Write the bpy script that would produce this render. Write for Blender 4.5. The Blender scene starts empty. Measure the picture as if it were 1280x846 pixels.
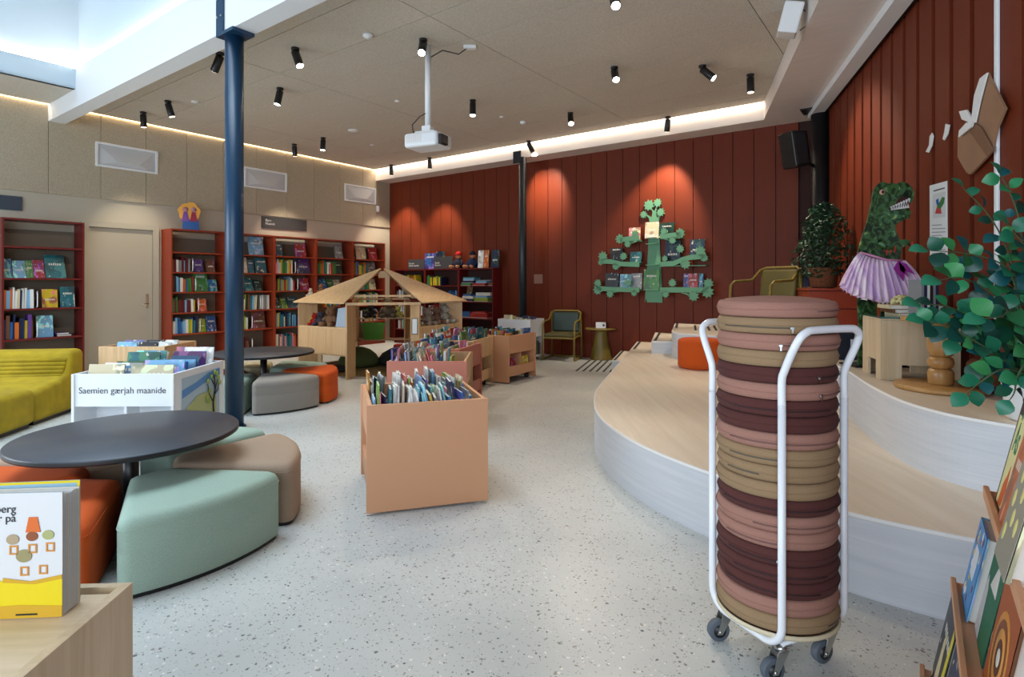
import bpy, bmesh, math, random
from mathutils import Vector, Matrix
R = math.radians
col = bpy.context.scene.collection
scene = bpy.context.scene
random.seed(7)
# ------------------------------------------------------------------ camera
H = 1.3
cd = bpy.data.cameras.new('camera'); cam = bpy.data.objects.new('camera', cd); col.objects.link(cam)
cam.location = (0, 0, H); cam.rotation_euler = (R(90), 0, 0)
cd.sensor_width = 36; cd.lens = 36*716/1280; cd.shift_y = -(423-353)/1280; cd.clip_start = .02
scene.camera = cam
# ------------------------------------------------------------------ world, big lights, exposure
w = bpy.data.worlds.new('sky'); scene.world = w; w.use_nodes = True
bg = w.node_tree.nodes['Background']; bg.inputs[0].default_value = (.62, .80, 1, 1); bg.inputs[1].default_value = .8
scene.view_settings.view_transform = 'Standard'; scene.view_settings.look = 'None'
scene.view_settings.gamma = 1; scene.view_settings.exposure = 0.6; scene.view_settings.use_curve_mapping = False
def area(name, loc, rot, sx, sy, power, color):
    l = bpy.data.lights.new(name, 'AREA'); l.shape = 'RECTANGLE'; l.size = sx; l.size_y = sy; l.energy = power; l.color = color
    o = bpy.data.objects.new(name, l); col.objects.link(o); o.location = loc; o.rotation_euler = rot; return o
dL = Vector((.591, .8065)); dB = Vector((.8065, -.591)); dR = Vector((.295, .9555))
CN = Vector((-2.763, 12.93)); RC = Vector((4.196, 7.829))
def rc(a, b):                      # room coordinates: a along the back wall from the far left corner, b out from it
    p = CN + dB*a - dL*b; return (p.x, p.y)
wc = rc(4.3, 8.4)
area('skylight_daylight', (wc[0], wc[1], 7.0), (0, 0, R(-36.2)), 5.6, 3.6, 110, (.66, .84, 1)).data.spread = R(80)
area('rear_daylight_fill', (-1.9, -2.6, 2.1), (R(80), 0, R(-8)), 5.5, 2.6, 150, (.78, .89, 1))  # added fill behind the camera, unseen; stands for daylight from the open rear
area('left_daylight_fill', (-7.6, 2.2, 1.9), (R(85), 0, R(-75)), 4.0, 2.4, 150, (.80, .90, 1))  # added fill from the left, unseen; brightens the right wall, no entrance modelled
# ------------------------------------------------------------------ tagging
def tag(o, label=None, cat=None, group=None, kind=None):
    if label: o['label'] = label
    if cat: o['category'] = cat
    if group: o['group'] = group
    if kind: o['kind'] = kind
    return o
def thing(name, label, cat, loc=(0, 0, 0), rz=0, group=None, rot=None):
    o = bpy.data.objects.new(name, None); col.objects.link(o); o.location = loc
    o.rotation_euler = rot if rot else (0, 0, rz); o.empty_display_size = .1
    return tag(o, label, cat, group)
def dup(o, parent=None):
    c = o.copy(); col.objects.link(c)
    if parent: c.parent = parent
    for ch in list(o.children): dup(ch, c)
    return c
# ------------------------------------------------------------------ mesh builder
class MB:
    def __init__(s): s.v = []; s.f = []; s.m = []; s.sm = []; s.T = Matrix.Identity(4)
    def add(s, vs, fs, mi=0, smooth=False):
        n = len(s.v); s.v += [tuple(s.T @ Vector(p)) for p in vs]
        for f in fs: s.f.append([n+i for i in f]); s.m.append(mi); s.sm.append(smooth)
        return s
    def box(s, x0, x1, y0, y1, z0, z1, mi=0):
        vs = [(x, y, z) for z in (z0, z1) for y in (y0, y1) for x in (x0, x1)]
        return s.add(vs, [(0, 2, 3, 1), (4, 5, 7, 6), (0, 1, 5, 4), (2, 6, 7, 3), (0, 4, 6, 2), (1, 3, 7, 5)], mi)
    def lathe(s, prof, n=24, mi=0, smooth=True, c=(0, 0)):
        vs = []; fs = []
        for r, z in prof:
            for k in range(n):
                a = 2*math.pi*k/n; vs.append((c[0]+r*math.cos(a), c[1]+r*math.sin(a), z))
        for i in range(len(prof)-1):
            for k in range(n):
                k2 = (k+1) % n; fs.append((i*n+k, i*n+k2, (i+1)*n+k2, (i+1)*n+k))
        fs.append(list(range(n))[::-1]); L = (len(prof)-1)*n; fs.append([L+k for k in range(n)])
        return s.add(vs, fs, mi, smooth)
    def cyl(s, p0, p1, r0, r1=None, n=12, mi=0, smooth=True):
        return s.tube([p0, p1], r0, n, mi, r1, smooth)
    def tube(s, pts, r, n=10, mi=0, r1=None, smooth=True, closed=False):
        pts = [Vector(p) for p in pts]; m = len(pts); vs = []; fs = []; up = None
        for i, p in enumerate(pts):
            if closed: t = pts[(i+1) % m]-pts[i-1]
            else: t = pts[min(i+1, m-1)]-pts[max(i-1, 0)]
            t.normalize()
            if up is None:
                up = Vector((0, 0, 1)) if abs(t.z) < .9 else Vector((1, 0, 0))
            a = t.cross(up).normalized(); b = a.cross(t).normalized(); up = b
            rr = r if r1 is None else r+(r1-r)*i/(m-1)
            for k in range(n):
                g = 2*math.pi*k/n; vs.append(tuple(p+a*rr*math.cos(g)+b*rr*math.sin(g)))
        for i in range(m if closed else m-1):
            j = (i+1) % m
            for k in range(n):
                k2 = (k+1) % n; fs.append((i*n+k, j*n+k, j*n+k2, i*n+k2))
        if not closed:
            fs.append(list(range(n))); fs.append([(m-1)*n+k for k in range(n)][::-1])
        return s.add(vs, fs, mi, smooth)
    def prism(s, poly, z0, z1, mi=0, mtop=None):
        a = sum(poly[i-1][0]*poly[i][1]-poly[i][0]*poly[i-1][1] for i in range(len(poly)))
        if a < 0: poly = poly[::-1]
        n = len(poly); vs = [(p[0], p[1], z0) for p in poly]+[(p[0], p[1], z1) for p in poly]
        s.add(vs, [list(range(n))[::-1]]+[(i, (i+1) % n, n+(i+1) % n, n+i) for i in range(n)], mi)
        return s.add([(p[0], p[1], z1) for p in poly], [list(range(n))], mi if mtop is None else mtop)
    def upright(s, poly, y0, y1, mi=0):            # polygon in x,z extruded along y
        a = sum(poly[i-1][0]*poly[i][1]-poly[i][0]*poly[i-1][1] for i in range(len(poly)))
        if a < 0: poly = poly[::-1]
        n = len(poly); vs = [(p[0], y0, p[1]) for p in poly]+[(p[0], y1, p[1]) for p in poly]
        return s.add(vs, [list(range(n)), [n+i for i in range(n)][::-1]]+[((i+1) % n, i, n+i, n+(i+1) % n) for i in range(n)], mi)
    def ball(s, c, r, n=12, sc=(1, 1, 1), mi=0):
        vs = []; fs = []; m = n//2
        for i in range(m+1):
            t = math.pi*i/m; 
            for k in range(n):
                g = 2*math.pi*k/n
                vs.append((c[0]+r*sc[0]*math.sin(t)*math.cos(g), c[1]+r*sc[1]*math.sin(t)*math.sin(g), c[2]-r*sc[2]*math.cos(t)))
        for i in range(m):
            for k in range(n):
                k2 = (k+1) % n; fs.append((i*n+k, i*n+k2, (i+1)*n+k2, (i+1)*n+k))
        return s.add(vs, fs, mi, True)
    def mesh(s, name, mats):
        me = bpy.data.meshes.new(name); me.from_pydata(s.v, [], s.f)
        for m in (mats if isinstance(mats, (list, tuple)) else [mats]): me.materials.append(m)
        me.polygons.foreach_set('material_index', s.m); me.polygons.foreach_set('use_smooth', s.sm)
        bm = bmesh.new(); bm.from_mesh(me); bmesh.ops.remove_doubles(bm, verts=bm.verts, dist=1e-5); bm.to_mesh(me); bm.free()
        me.update(); return me
    def build(s, name, mats, parent=None, loc=(0, 0, 0), rz=0, bevel=0, seg=2, rot=None):
        o = bpy.data.objects.new(name, s.mesh(name, mats)); col.objects.link(o)
        o.location = loc; o.rotation_euler = rot if rot else (0, 0, rz)
        if parent: o.parent = parent
        if bevel:
            b = o.modifiers.new('bevel', 'BEVEL'); b.width = bevel; b.segments = seg; b.limit_method = 'ANGLE'; b.angle_limit = R(40)
            b.harden_normals = False
        return o
def inst(mesh, name, parent=None, loc=(0, 0, 0), rot=(0, 0, 0), scale=(1, 1, 1), color=None):
    o = bpy.data.objects.new(name, mesh); col.objects.link(o); o.location = loc; o.rotation_euler = rot; o.scale = scale
    if parent: o.parent = parent
    if color: o.color = (*color, 1)
    return o
def bx(name, m, parent, x0, x1, y0, y1, z0, z1, bevel=0):
    return MB().box(x0, x1, y0, y1, z0, z1).build(name, m, parent, bevel=bevel)
def text(name, body, size, m, parent, loc, rot, align='LEFT', space=1, depth=.0008):
    c = bpy.data.curves.new(name, 'FONT'); c.body = body; c.size = size; c.align_x = align; c.extrude = depth; c.space_line = space
    t = bpy.data.objects.new(name+'_curve', c); col.objects.link(t)
    bpy.context.view_layer.update()
    me = bpy.data.meshes.new_from_object(t.evaluated_get(bpy.context.evaluated_depsgraph_get()))
    bpy.data.objects.remove(t); me.materials.clear(); me.materials.append(m)
    o = bpy.data.objects.new(name, me); col.objects.link(o); o.location = loc; o.rotation_euler = rot
    if parent: o.parent = parent
    return o
def G(px, py, z=0):
    Y = (H-z)*716/(py-353); return ((px-640)/716*Y, Y)
def P(px, py, Y): return Vector(((px-640)/716*Y, Y, H-(py-353)/716*Y))
# ------------------------------------------------------------------ materials
def lin(c): return tuple(((x/255)/12.92 if x/255 <= .04045 else ((x/255+.055)/1.055)**2.4) for x in c)
MATS = {}
def mat(name, rgb, rough=.6, metal=0, emit=None, est=1, bump=0, bscale=80, var=0, vscale=5, spec=.5, stretch=None, objcol=False, coat=0, sheen=0):
    if name in MATS: return MATS[name]
    m = bpy.data.materials.new(name); m.use_nodes = True; nt = m.node_tree; N = nt.nodes; L = nt.links
    b = N['Principled BSDF']; c = lin(rgb)
    b.inputs['Base Color'].default_value = (*c, 1); b.inputs['Roughness'].default_value = rough
    b.inputs['Metallic'].default_value = metal; b.inputs['Specular IOR Level'].default_value = spec
    if coat: b.inputs['Coat Weight'].default_value = coat
    if sheen: b.inputs['Sheen Weight'].default_value = sheen
    if emit: b.inputs['Emission Color'].default_value = (*lin(emit), 1); b.inputs['Emission Strength'].default_value = est
    tc = N.new('ShaderNodeTexCoord'); mp = N.new('ShaderNodeMapping'); L.new(tc.outputs['Object'], mp.inputs['Vector'])
    if stretch: mp.inputs['Scale'].default_value = stretch
    src = None
    if objcol:
        oi = N.new('ShaderNodeObjectInfo'); src = oi.outputs['Color']; L.new(src, b.inputs['Base Color'])
    if var:
        n = N.new('ShaderNodeTexNoise'); n.inputs['Scale'].default_value = vscale; n.inputs['Detail'].default_value = 5
        L.new(mp.outputs[0], n.inputs['Vector'])
        r = N.new('ShaderNodeMapRange'); r.inputs['From Min'].default_value = .3; r.inputs['From Max'].default_value = .7
        r.inputs['To Min'].default_value = 1-var; r.inputs['To Max'].default_value = 1+var; L.new(n.outputs['Fac'], r.inputs['Value'])
        h = N.new('ShaderNodeHueSaturation'); h.inputs['Color'].default_value = (*c, 1); L.new(r.outputs[0], h.inputs['Value'])
        if src: L.new(src, h.inputs['Color'])
        L.new(h.outputs[0], b.inputs['Base Color'])
    if bump:
        n2 = N.new('ShaderNodeTexNoise'); n2.inputs['Scale'].default_value = bscale; n2.inputs['Detail'].default_value = 3; L.new(mp.outputs[0], n2.inputs['Vector'])
        bu = N.new('ShaderNodeBump'); bu.inputs['Strength'].default_value = bump; bu.inputs['Distance'].default_value = .004
        L.new(n2.outputs['Fac'], bu.inputs['Height']); L.new(bu.outputs[0], b.inputs['Normal'])
    MATS[name] = m; return m
def ramp(N, pts):
    r = N.new('ShaderNodeValToRGB'); e = r.color_ramp.elements
    while len(e) < len(pts): e.new(.5)
    for i, (p, c) in enumerate(pts): e[i].position = p; e[i].color = (*lin(c), 1)
    return r
def wood(name, c1, c2, axis='x', rough=.45, scale=1, bump=.05):
    m = bpy.data.materials.new(name); m.use_nodes = True; N = m.node_tree.nodes; L = m.node_tree.links; b = N['Principled BSDF']
    tc = N.new('ShaderNodeTexCoord'); mp = N.new('ShaderNodeMapping'); L.new(tc.outputs['Object'], mp.inputs[0])
    s = {'x': (1.2, 22, 22), 'xy': (1.0, 1.0, 26), 'y': (22, 1.2, 22), 'z': (22, 22, 1.2)}[axis]; mp.inputs['Scale'].default_value = [q*scale for q in s]
    n = N.new('ShaderNodeTexNoise'); n.inputs['Scale'].default_value = 1.5; n.inputs['Detail'].default_value = 8; n.inputs['Roughness'].default_value = .65
    n.inputs['Distortion'].default_value = .6; L.new(mp.outputs[0], n.inputs['Vector'])
    r = ramp(N, [(.3, c2), (.68, c1)]); L.new(n.outputs['Fac'], r.inputs[0]); L.new(r.outputs[0], b.inputs['Base Color'])
    b.inputs['Roughness'].default_value = rough
    bu = N.new('ShaderNodeBump'); bu.inputs['Strength'].default_value = bump; bu.inputs['Distance'].default_value = .002; L.new(n.outputs['Fac'], bu.inputs['Height']); L.new(bu.outputs[0], b.inputs['Normal'])
    return m
def terrazzo():
    m = bpy.data.materials.new('terrazzo'); m.use_nodes = True; N = m.node_tree.nodes; L = m.node_tree.links; b = N['Principled BSDF']
    tc = N.new('ShaderNodeTexCoord'); nz = N.new('ShaderNodeTexNoise'); nz.inputs['Scale'].default_value = 1.3; nz.inputs['Detail'].default_value = 6
    L.new(tc.outputs['Object'], nz.inputs['Vector'])
    base = ramp(N, [(.3, (186, 190, 188)), (.7, (206, 208, 204))]); L.new(nz.outputs['Fac'], base.inputs[0]); prev = base.outputs[0]
    wn = N.new('ShaderNodeTexNoise'); wn.inputs['Scale'].default_value = 60; L.new(tc.outputs['Object'], wn.inputs['Vector'])
    wp = N.new('ShaderNodeMixRGB'); wp.inputs[0].default_value = .02; L.new(tc.outputs['Object'], wp.inputs[1]); L.new(wn.outputs['Color'], wp.inputs[2])
    for sc, th, dens, cols in ((58, .27, .36, [(0, (92, 96, 98)), (.3, (120, 118, 112)), (.6, (150, 146, 138)), (.85, (70, 76, 82))]),
                               (130, .27, .38, [(0, (110, 112, 112)), (.4, (158, 154, 148)), (.8, (84, 90, 94))]),
                               (80, .30, .13, [(0, (232, 234, 232)), (.5, (222, 220, 212))])):
        v = N.new('ShaderNodeTexVoronoi'); v.inputs['Scale'].default_value = sc; L.new(wp.outputs[0], v.inputs['Vector'])
        sep = N.new('ShaderNodeSeparateColor'); L.new(v.outputs['Color'], sep.inputs[0])
        t1 = N.new('ShaderNodeMath'); t1.operation = 'LESS_THAN'; t1.inputs[1].default_value = dens; L.new(sep.outputs[0], t1.inputs[0])
        rad = N.new('ShaderNodeMath'); rad.operation = 'MULTIPLY'; rad.inputs[1].default_value = th*1.5; L.new(sep.outputs[1], rad.inputs[0])
        t2 = N.new('ShaderNodeMath'); t2.operation = 'LESS_THAN'; L.new(v.outputs['Distance'], t2.inputs[0]); L.new(rad.outputs[0], t2.inputs[1])
        mu = N.new('ShaderNodeMath'); mu.operation = 'MULTIPLY'; L.new(t1.outputs[0], mu.inputs[0]); L.new(t2.outputs[0], mu.inputs[1])
        cr = ramp(N, cols); L.new(sep.outputs[2], cr.inputs[0])
        mx = N.new('ShaderNodeMixRGB'); L.new(mu.outputs[0], mx.inputs[0]); L.new(prev, mx.inputs[1]); L.new(cr.outputs[0], mx.inputs[2]); prev = mx.outputs[0]
    L.new(prev, b.inputs['Base Color']); b.inputs['Roughness'].default_value = .34; b.inputs['Specular IOR Level'].default_value = .45
    return m
def cover_art(name):
    # printed cover: the object's own colour, one or two big shapes, a pale title band; differs per object
    m = bpy.data.materials.new(name); m.use_nodes = True; N = m.node_tree.nodes; L = m.node_tree.links; b = N['Principled BSDF']
    tc = N.new('ShaderNodeTexCoord'); oi = N.new('ShaderNodeObjectInfo')
    def math_(op, a, b_=None, c=None):
        n = N.new('ShaderNodeMath'); n.operation = op
        for i, v in enumerate((a, b_, c)):
            if v is None: continue
            if isinstance(v, (int, float)): n.inputs[i].default_value = v
            else: L.new(v, n.inputs[i])
        return n.outputs[0]
    def vadd(k):
        v = N.new('ShaderNodeVectorMath'); v.operation = 'ADD'; L.new(tc.outputs['Generated'], v.inputs[0]); L.new(math_('MULTIPLY', oi.outputs['Random'], k), v.inputs[1]); return v.outputs[0]
    def hsv(h_, s_, v_):
        h = N.new('ShaderNodeHueSaturation'); h.inputs['Saturation'].default_value = s_; h.inputs['Value'].default_value = v_; L.new(oi.outputs['Color'], h.inputs['Color']); L.new(math_('MULTIPLY_ADD', oi.outputs['Random'], h_, .5-h_/2), h.inputs['Hue']); return h.outputs[0]
    def noise(k, sc, th, w_=.03, det=1.5):
        n = N.new('ShaderNodeTexNoise'); n.inputs['Scale'].default_value = sc; n.inputs['Detail'].default_value = det; L.new(vadd(k), n.inputs['Vector'])
        return math_('MINIMUM', math_('MAXIMUM', math_('DIVIDE', math_('SUBTRACT', n.outputs['Fac'], th), w_), 0), 1)
    def mix(f, a, c):
        x = N.new('ShaderNodeMixRGB'); L.new(f, x.inputs[0]); L.new(a, x.inputs[1])
        if isinstance(c, tuple): x.inputs[2].default_value = c
        else: L.new(c, x.inputs[2])
        return x.outputs[0]
    c = mix(noise(37, 1.6, .50, .10), oi.outputs['Color'], hsv(.25, .85, .55))
    c = mix(noise(71, 3.0, .56), c, hsv(.35, .8, 1.4))
    c = mix(noise(53, 5.0, .66), c, (.62, .56, .44, 1))
    sp = N.new('ShaderNodeSeparateXYZ'); L.new(tc.outputs['Generated'], sp.inputs[0])
    zt = math_('MULTIPLY_ADD', oi.outputs['Random'], .5, .38)
    band = math_('LESS_THAN', math_('ABSOLUTE', math_('SUBTRACT', sp.outputs[2], zt)), .045)
    wd = math_('LESS_THAN', math_('ABSOLUTE', math_('SUBTRACT', sp.outputs[0], .5)), .34)
    gl = math_('GREATER_THAN', math_('SINE', math_('MULTIPLY', sp.outputs[0], 60)), -.35)
    c = mix(math_('MULTIPLY', math_('MULTIPLY', band, wd), gl), c, (.78, .76, .66, 1))
    L.new(c, b.inputs['Base Color']); b.inputs['Roughness'].default_value = .38
    return m
M = {}
M['terrazzo'] = terrazzo()
M['woodwool'] = mat('woodwool', (200, 192, 178), .95, var=.16, vscale=90, bump=.5, bscale=120)
M['woodwool_wall'] = mat('woodwool_wall', (176, 164, 142), .95, var=.16, vscale=80, bump=.5, bscale=120)
M['beige'] = mat('beige_paint', (186, 178, 160), .75)
M['door'] = mat('door_paint', (180, 173, 156), .5)
M['whitewall'] = mat('white_paint', (226, 228, 230), .7)
M['fascia'] = mat('whitewashed_board', (222, 214, 208), .7, var=.05, vscale=3, stretch=(1, 12, 12))
M['redboard'] = mat('rust_red_board', (106, 41, 18), .55, spec=.25, var=.10, vscale=2, stretch=(3, 3, .5))
M['redback'] = mat('dark_red_backing', (52, 18, 12), .8)
M['red'] = mat('rust_shelf', (142, 52, 26), .42)
M['darkred'] = mat('oxblood_shelf', (104, 24, 22), .4)
M['shelfback'] = mat('shelf_back', (120, 108, 92), .8)
M['bluesteel'] = mat('blue_steel', (22, 56, 84), .35)
M['darksteel'] = mat('dark_steel', (30, 38, 42), .4)
M['black'] = mat('black_metal', (20, 20, 22), .4)
M['blacktop'] = mat('black_laminate', (58, 62, 70), .38)  # black top lightened towards blue, the reflected sky is put into the colour
M['rubber'] = mat('grey_rubber', (86, 94, 104), .6)
M['zinc'] = mat('zinc_metal', (190, 192, 190), .3, 1)
M['chrome'] = mat('chrome_metal', (200, 196, 186), .2, 1)
M['white'] = mat('white_lacquer', (232, 234, 236), .35)
M['welldaylit'] = mat('well_daylit_white', (198, 214, 224), .7)  # white walls; the bluish daylight on them is put into this colour
M['whitepaint'] = mat('white_powder_coat', (236, 238, 242), .28)
M['salmon'] = mat('salmon_laminate', (212, 156, 116), .5, var=.03, vscale=300)
M['pinkpanel'] = mat('brick_pink_laminate', (190, 116, 96), .5)
M['oak'] = wood('oak_veneer', (220, 184, 138), (196, 156, 110), 'z')
M['oakx'] = wood('oak_veneer_flat', (226, 194, 148), (204, 166, 120), 'x')
M['oaky'] = wood('oak_veneer_deep', (226, 194, 148), (204, 166, 120), 'y')
M['paleoak'] = wood('pale_oak', (226, 206, 174), (206, 182, 146), 'z')
M['paleoakx'] = wood('pale_oak_flat', (232, 212, 182), (212, 190, 154), 'x')
M['pine'] = wood('ash_plywood', (222, 202, 170), (198, 172, 134), 'z', scale=.5)
M['deck'] = wood('ash_deck', (238, 226, 208), (222, 206, 184), 'y', rough=.4, scale=.35, bump=.02)
M['riser'] = wood('whitewashed_riser', (214, 216, 220), (198, 202, 208), 'xy', rough=.5, scale=1, bump=.02)
M['edge'] = mat('pale_edge_trim', (240, 240, 238), .4)
M['baluster'] = wood('honey_wood', (196, 150, 92), (168, 120, 66), 'z', rough=.35, scale=.6)
M['orange'] = mat('orange_wool', (204, 82, 8), .9, bump=.25, bscale=500, var=.10, vscale=220)
M['mint'] = mat('mint_wool', (156, 178, 162), .9, bump=.25, bscale=500, var=.10, vscale=220)
M['taupe'] = mat('taupe_wool', (164, 140, 118), .9, bump=.25, bscale=500, var=.10, vscale=220)
M['grey'] = mat('grey_wool', (150, 144, 136), .9, bump=.25, bscale=500, var=.10, vscale=220)
M['cream'] = mat('cream_wool', (196, 186, 150), .9, bump=.25, bscale=500, var=.08, vscale=220)
M['mustard'] = mat('mustard_velvet', (158, 134, 4), .85, var=.16, vscale=9, bump=.15, bscale=60)
M['cpink'] = mat('dusty_pink_wool', (160, 115, 100), .92, bump=.3, bscale=600, var=.08, vscale=300)
M['cbeige'] = mat('khaki_wool', (150, 122, 90), .92, bump=.3, bscale=600, var=.08, vscale=300)
M['cmaroon'] = mat('maroon_wool', (84, 42, 38), .92, bump=.3, bscale=600, var=.08, vscale=300)
M['olive'] = mat('olive_lacquer', (126, 106, 44), .4)
M['greenpad'] = mat('dark_green_leather', (38, 56, 48), .5)
M['treegreen'] = mat('sea_green_panel', (98, 152, 118), .6)
M['pages'] = mat('book_pages', (226, 222, 212), .8, var=.05, vscale=60, stretch=(8, 1, 1))
M['cover'] = mat('book_cover', (120, 120, 120), .42, objcol=True, var=.08, vscale=30)
M['art'] = cover_art('printed_cover')
M['sign'] = mat('charcoal_sign', (68, 68, 70), .5)
M['signblue'] = mat('slate_sign', (62, 72, 84), .5)
M['ink'] = mat('dark_ink', (60, 62, 66), .6)
M['inkwhite'] = mat('white_ink', (226, 226, 224), .6)
M['led'] = mat('led_strip', (255, 255, 255), .5, emit=(255, 226, 186), est=16)
M['ledcool'] = mat('led_strip_white', (255, 255, 255), .5, emit=(255, 236, 214), est=16)
M['lens'] = mat('spot_lens', (255, 255, 255), .4, emit=(255, 240, 214), est=30)
M['lensdim'] = mat('spot_lens_side', (255, 255, 255), .4, emit=(255, 236, 206), est=3)
M['glass'] = mat('dark_green_glass', (40, 90, 84), .08)
M['leaf'] = mat('leaf_green', (28, 112, 84), .38, objcol=True, var=.12, vscale=30)
M['leafdark'] = mat('leaf_dark', (34, 66, 42), .5, var=.35, vscale=12)
M['stem'] = mat('stem_green', (72, 92, 60), .6)
M['bark'] = mat('bark_brown', (78, 58, 42), .8)
M['wicker'] = mat('brown_wicker', (110, 66, 36), .85, bump=1, bscale=60, var=.3, vscale=50)
M['rug'] = mat('ochre_rug', (110, 88, 44), .95, var=.35, vscale=9, bump=.5, bscale=200)
M['beangreen'] = mat('green_beanbag', (72, 84, 40), .9, var=.1)
M['beanblack'] = mat('black_beanbag', (30, 32, 34), .9)
M['plastic_green'] = mat('lime_plastic', (104, 176, 28), .4)
M['plastic_red'] = mat('red_plastic', (200, 36, 24), .4)
M['plush'] = mat('plush', (150, 120, 90), .95, objcol=True, bump=.8, bscale=200)
M['kraft'] = mat('brown_card', (150, 112, 84), .8, var=.12, vscale=3)
M['navy'] = mat('navy_fabric', (26, 32, 44), .8)
M['glasspane'] = mat('frosted_plate', (150, 110, 98), .3)
# ================================================================== STRUCTURE
RZB = math.atan2(-.591, .8065); RZL = math.atan2(.8065, .591); RZR = math.atan2(-.9555, -.295)
CL = (CN.x, CN.y, 0); RL = (RC.x, RC.y, 0)
ZC, ZS = 3.76, 3.53                # ceiling, soffit
def st(o): return tag(o, kind='structure')
def ab(X, Y): d = Vector((X, Y))-CN; return (d.dot(dB), -d.dot(dL))
def rpoly(pts): return [(a, -b) for a, b in pts]
st(MB().prism(rpoly([(-.3, -.3), (14, -.3), (14, 17), (-.3, 17)]), -.06, 0).build('floor', M['terrazzo'], loc=CL, rz=RZB))
# left wall: painted plaster below, wood wool boards above
wl = st(MB().box(-16, .3, 0, .2, 0, 4.4).build('wall_left', M['beige'], loc=CL, rz=RZL))
for k in range(17):
    b0 = 6.21-.63+.63*0 if False else 0
edges = [.0, .42]+[5.58-.6*k for k in range(8, -1, -1)]+[6.2]+[6.8+.6*k for k in range(9)]
edges = sorted(set(round(e, 3) for e in edges))
for e0, e1 in zip(edges[:-1], edges[1:]):
    top = ZS if (e1 <= .43) else ZC
    MB().box(-e1+.003, -e0-.003, -.028, 0, 2.53, top-.002).build('wood_wool_panel', M['woodwool_wall'], wl)
# back wall
wb = st(MB().box(-.3, 8.75, .02, .2, 0, 4.2).build('wall_back', M['redback'], loc=CL, rz=RZB))
a = .124-.295
first = MB().box(0, .286, -.02, .02, 0, ZS).mesh('wall_board', M['redboard'])
MB().box(.028, .12, -.02, .02, 0, ZS).build('wall_board', M['redboard'], wb)
for k in range(29):
    x0 = .124+.295*k
    if x0+.286 > 8.66: break
    inst(first, 'wall_board', wb, (x0, 0, 0))
# right wall
wr = st(MB().box(-.2, 12, .03, .2, 0, 4.2).build('wall_right', M['redback'], loc=RL, rz=RZR))
rb = MB().box(0, .232, -.012, .03, 0, ZS-.05).mesh('wall_board', M['redboard'])
for k in range(34):
    inst(rb, 'wall_board', wr, (.062-.0+.295*k, 0, 0))
# ceiling
def clip(poly, p, n):
    out = []
    for i in range(len(poly)):
        A, B = Vector(poly[i-1]), Vector(poly[i]); da, db = (A-p).dot(n), (B-p).dot(n)
        if (da > 0) != (db > 0): out.append(tuple(A+(B-A)*(da/(da-db))))
        if db > 0: out.append(tuple(B))
    return out
cor = Vector(ab(3.448, 7.838)); far = Vector(ab(3.448-.3087*9, 7.838-9)); dd = (far-cor).normalized(); nn = Vector((-dd.y, dd.x))
if nn.x > 0: nn = -nn
ce = st(MB().prism(rpoly([(-.2, -.2), (9, -.2), (9, 6.19), (-.2, 6.19)]), 3.80, 3.9).prism(rpoly([(-.2, 6.19), (1.03, 6.19), (1.03, 15), (-.2, 15)]), 3.80, 3.9)
        .prism(rpoly([(7.6, 6.19), (12, 6.19), (12, 15), (7.6, 15)]), ZC, 3.9).prism(rpoly([(1.03, 10.6), (7.6, 10.6), (7.6, 15), (1.03, 15)]), ZC, 3.9)
        .build('ceiling', M['redback'], loc=CL, rz=RZB))
rows = [.48]+[5.58-.6*k for k in range(8, -1, -1)]+[6.01]
cols = [.055, 1.24, 3.684, 6.127, 8.58, 11]
def ceil_panel(poly):
    if len(poly) >= 3: MB().prism(rpoly(poly), ZC, ZC+.03).build('ceiling_panel', M['woodwool'], ce)
g = .004
for b0, b1 in zip(rows[:-1], rows[1:]):
    for a0, a1 in zip(cols[:-1], cols[1:]):
        ceil_panel(clip([(a0+g, b0+g), (a1-g, b0+g), (a1-g, b1-g), (a0+g, b1-g)], cor+nn*.004, nn))
for k in range(6): ceil_panel([(.055, 6.2+g+1.2*k), (1.086, 6.2+g+1.2*k), (1.086, 7.4-g+1.2*k), (.055, 7.4-g+1.2*k)])
# soffit along the back and the right wall, one folded casing
pc = ab(3.448, 7.838); pe = ab(3.448-.3087*9, 7.838-9); r1 = ab(3.894+.3087*(-1.16-6.85), -1.16); r0 = ab(RC.x, RC.y)
st(MB().prism(rpoly([(0, 0), (0, .42), (pc[0], .42), (pc[0], pc[1]), pe, r1, r0]), ZS, 3.80).build('trim_1', M['fascia'], loc=CL, rz=RZB))
rail = st(MB().box(.35, 12, -.20, -.06, ZS-.075, ZS).build('trim_2', M['whitewall'], loc=RL, rz=RZR))
gap = st(MB().box(.3, 12, -.06, -.012, ZS-.05, ZS).build('gap_shade', M['black'], loc=RL, rz=RZR))  # solid black strip painting the shade of the open gap beside the rail
# skylight beam and well
beam = st(MB().box(0, 9.2, -6.2, -6.01, ZS, 4.02).build('trim_4', M['whitewall'], loc=CL, rz=RZB))
well = st(MB().box(1.03, 7.7, -6.15, -6.02, 4.03, 7.3).box(1.03, 1.086, -10.6, -6.2, 3.76, 4.02).box(.9, 1.03, -10.6, -6.1, 4.03, 7.3)
          .box(7.6, 7.7, -10.6, -6.2, 3.76, 7.3).box(1.03, 7.7, -10.7, -10.6, 3.76, 7.3).build('skylight_well', M['welldaylit'], loc=CL, rz=RZB))
roof = st(MB().box(1.0, 7.7, -10.7, -6.0, 7.3, 7.35).build('skylight_cover', M['glasspane'], loc=CL, rz=RZB))
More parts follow.
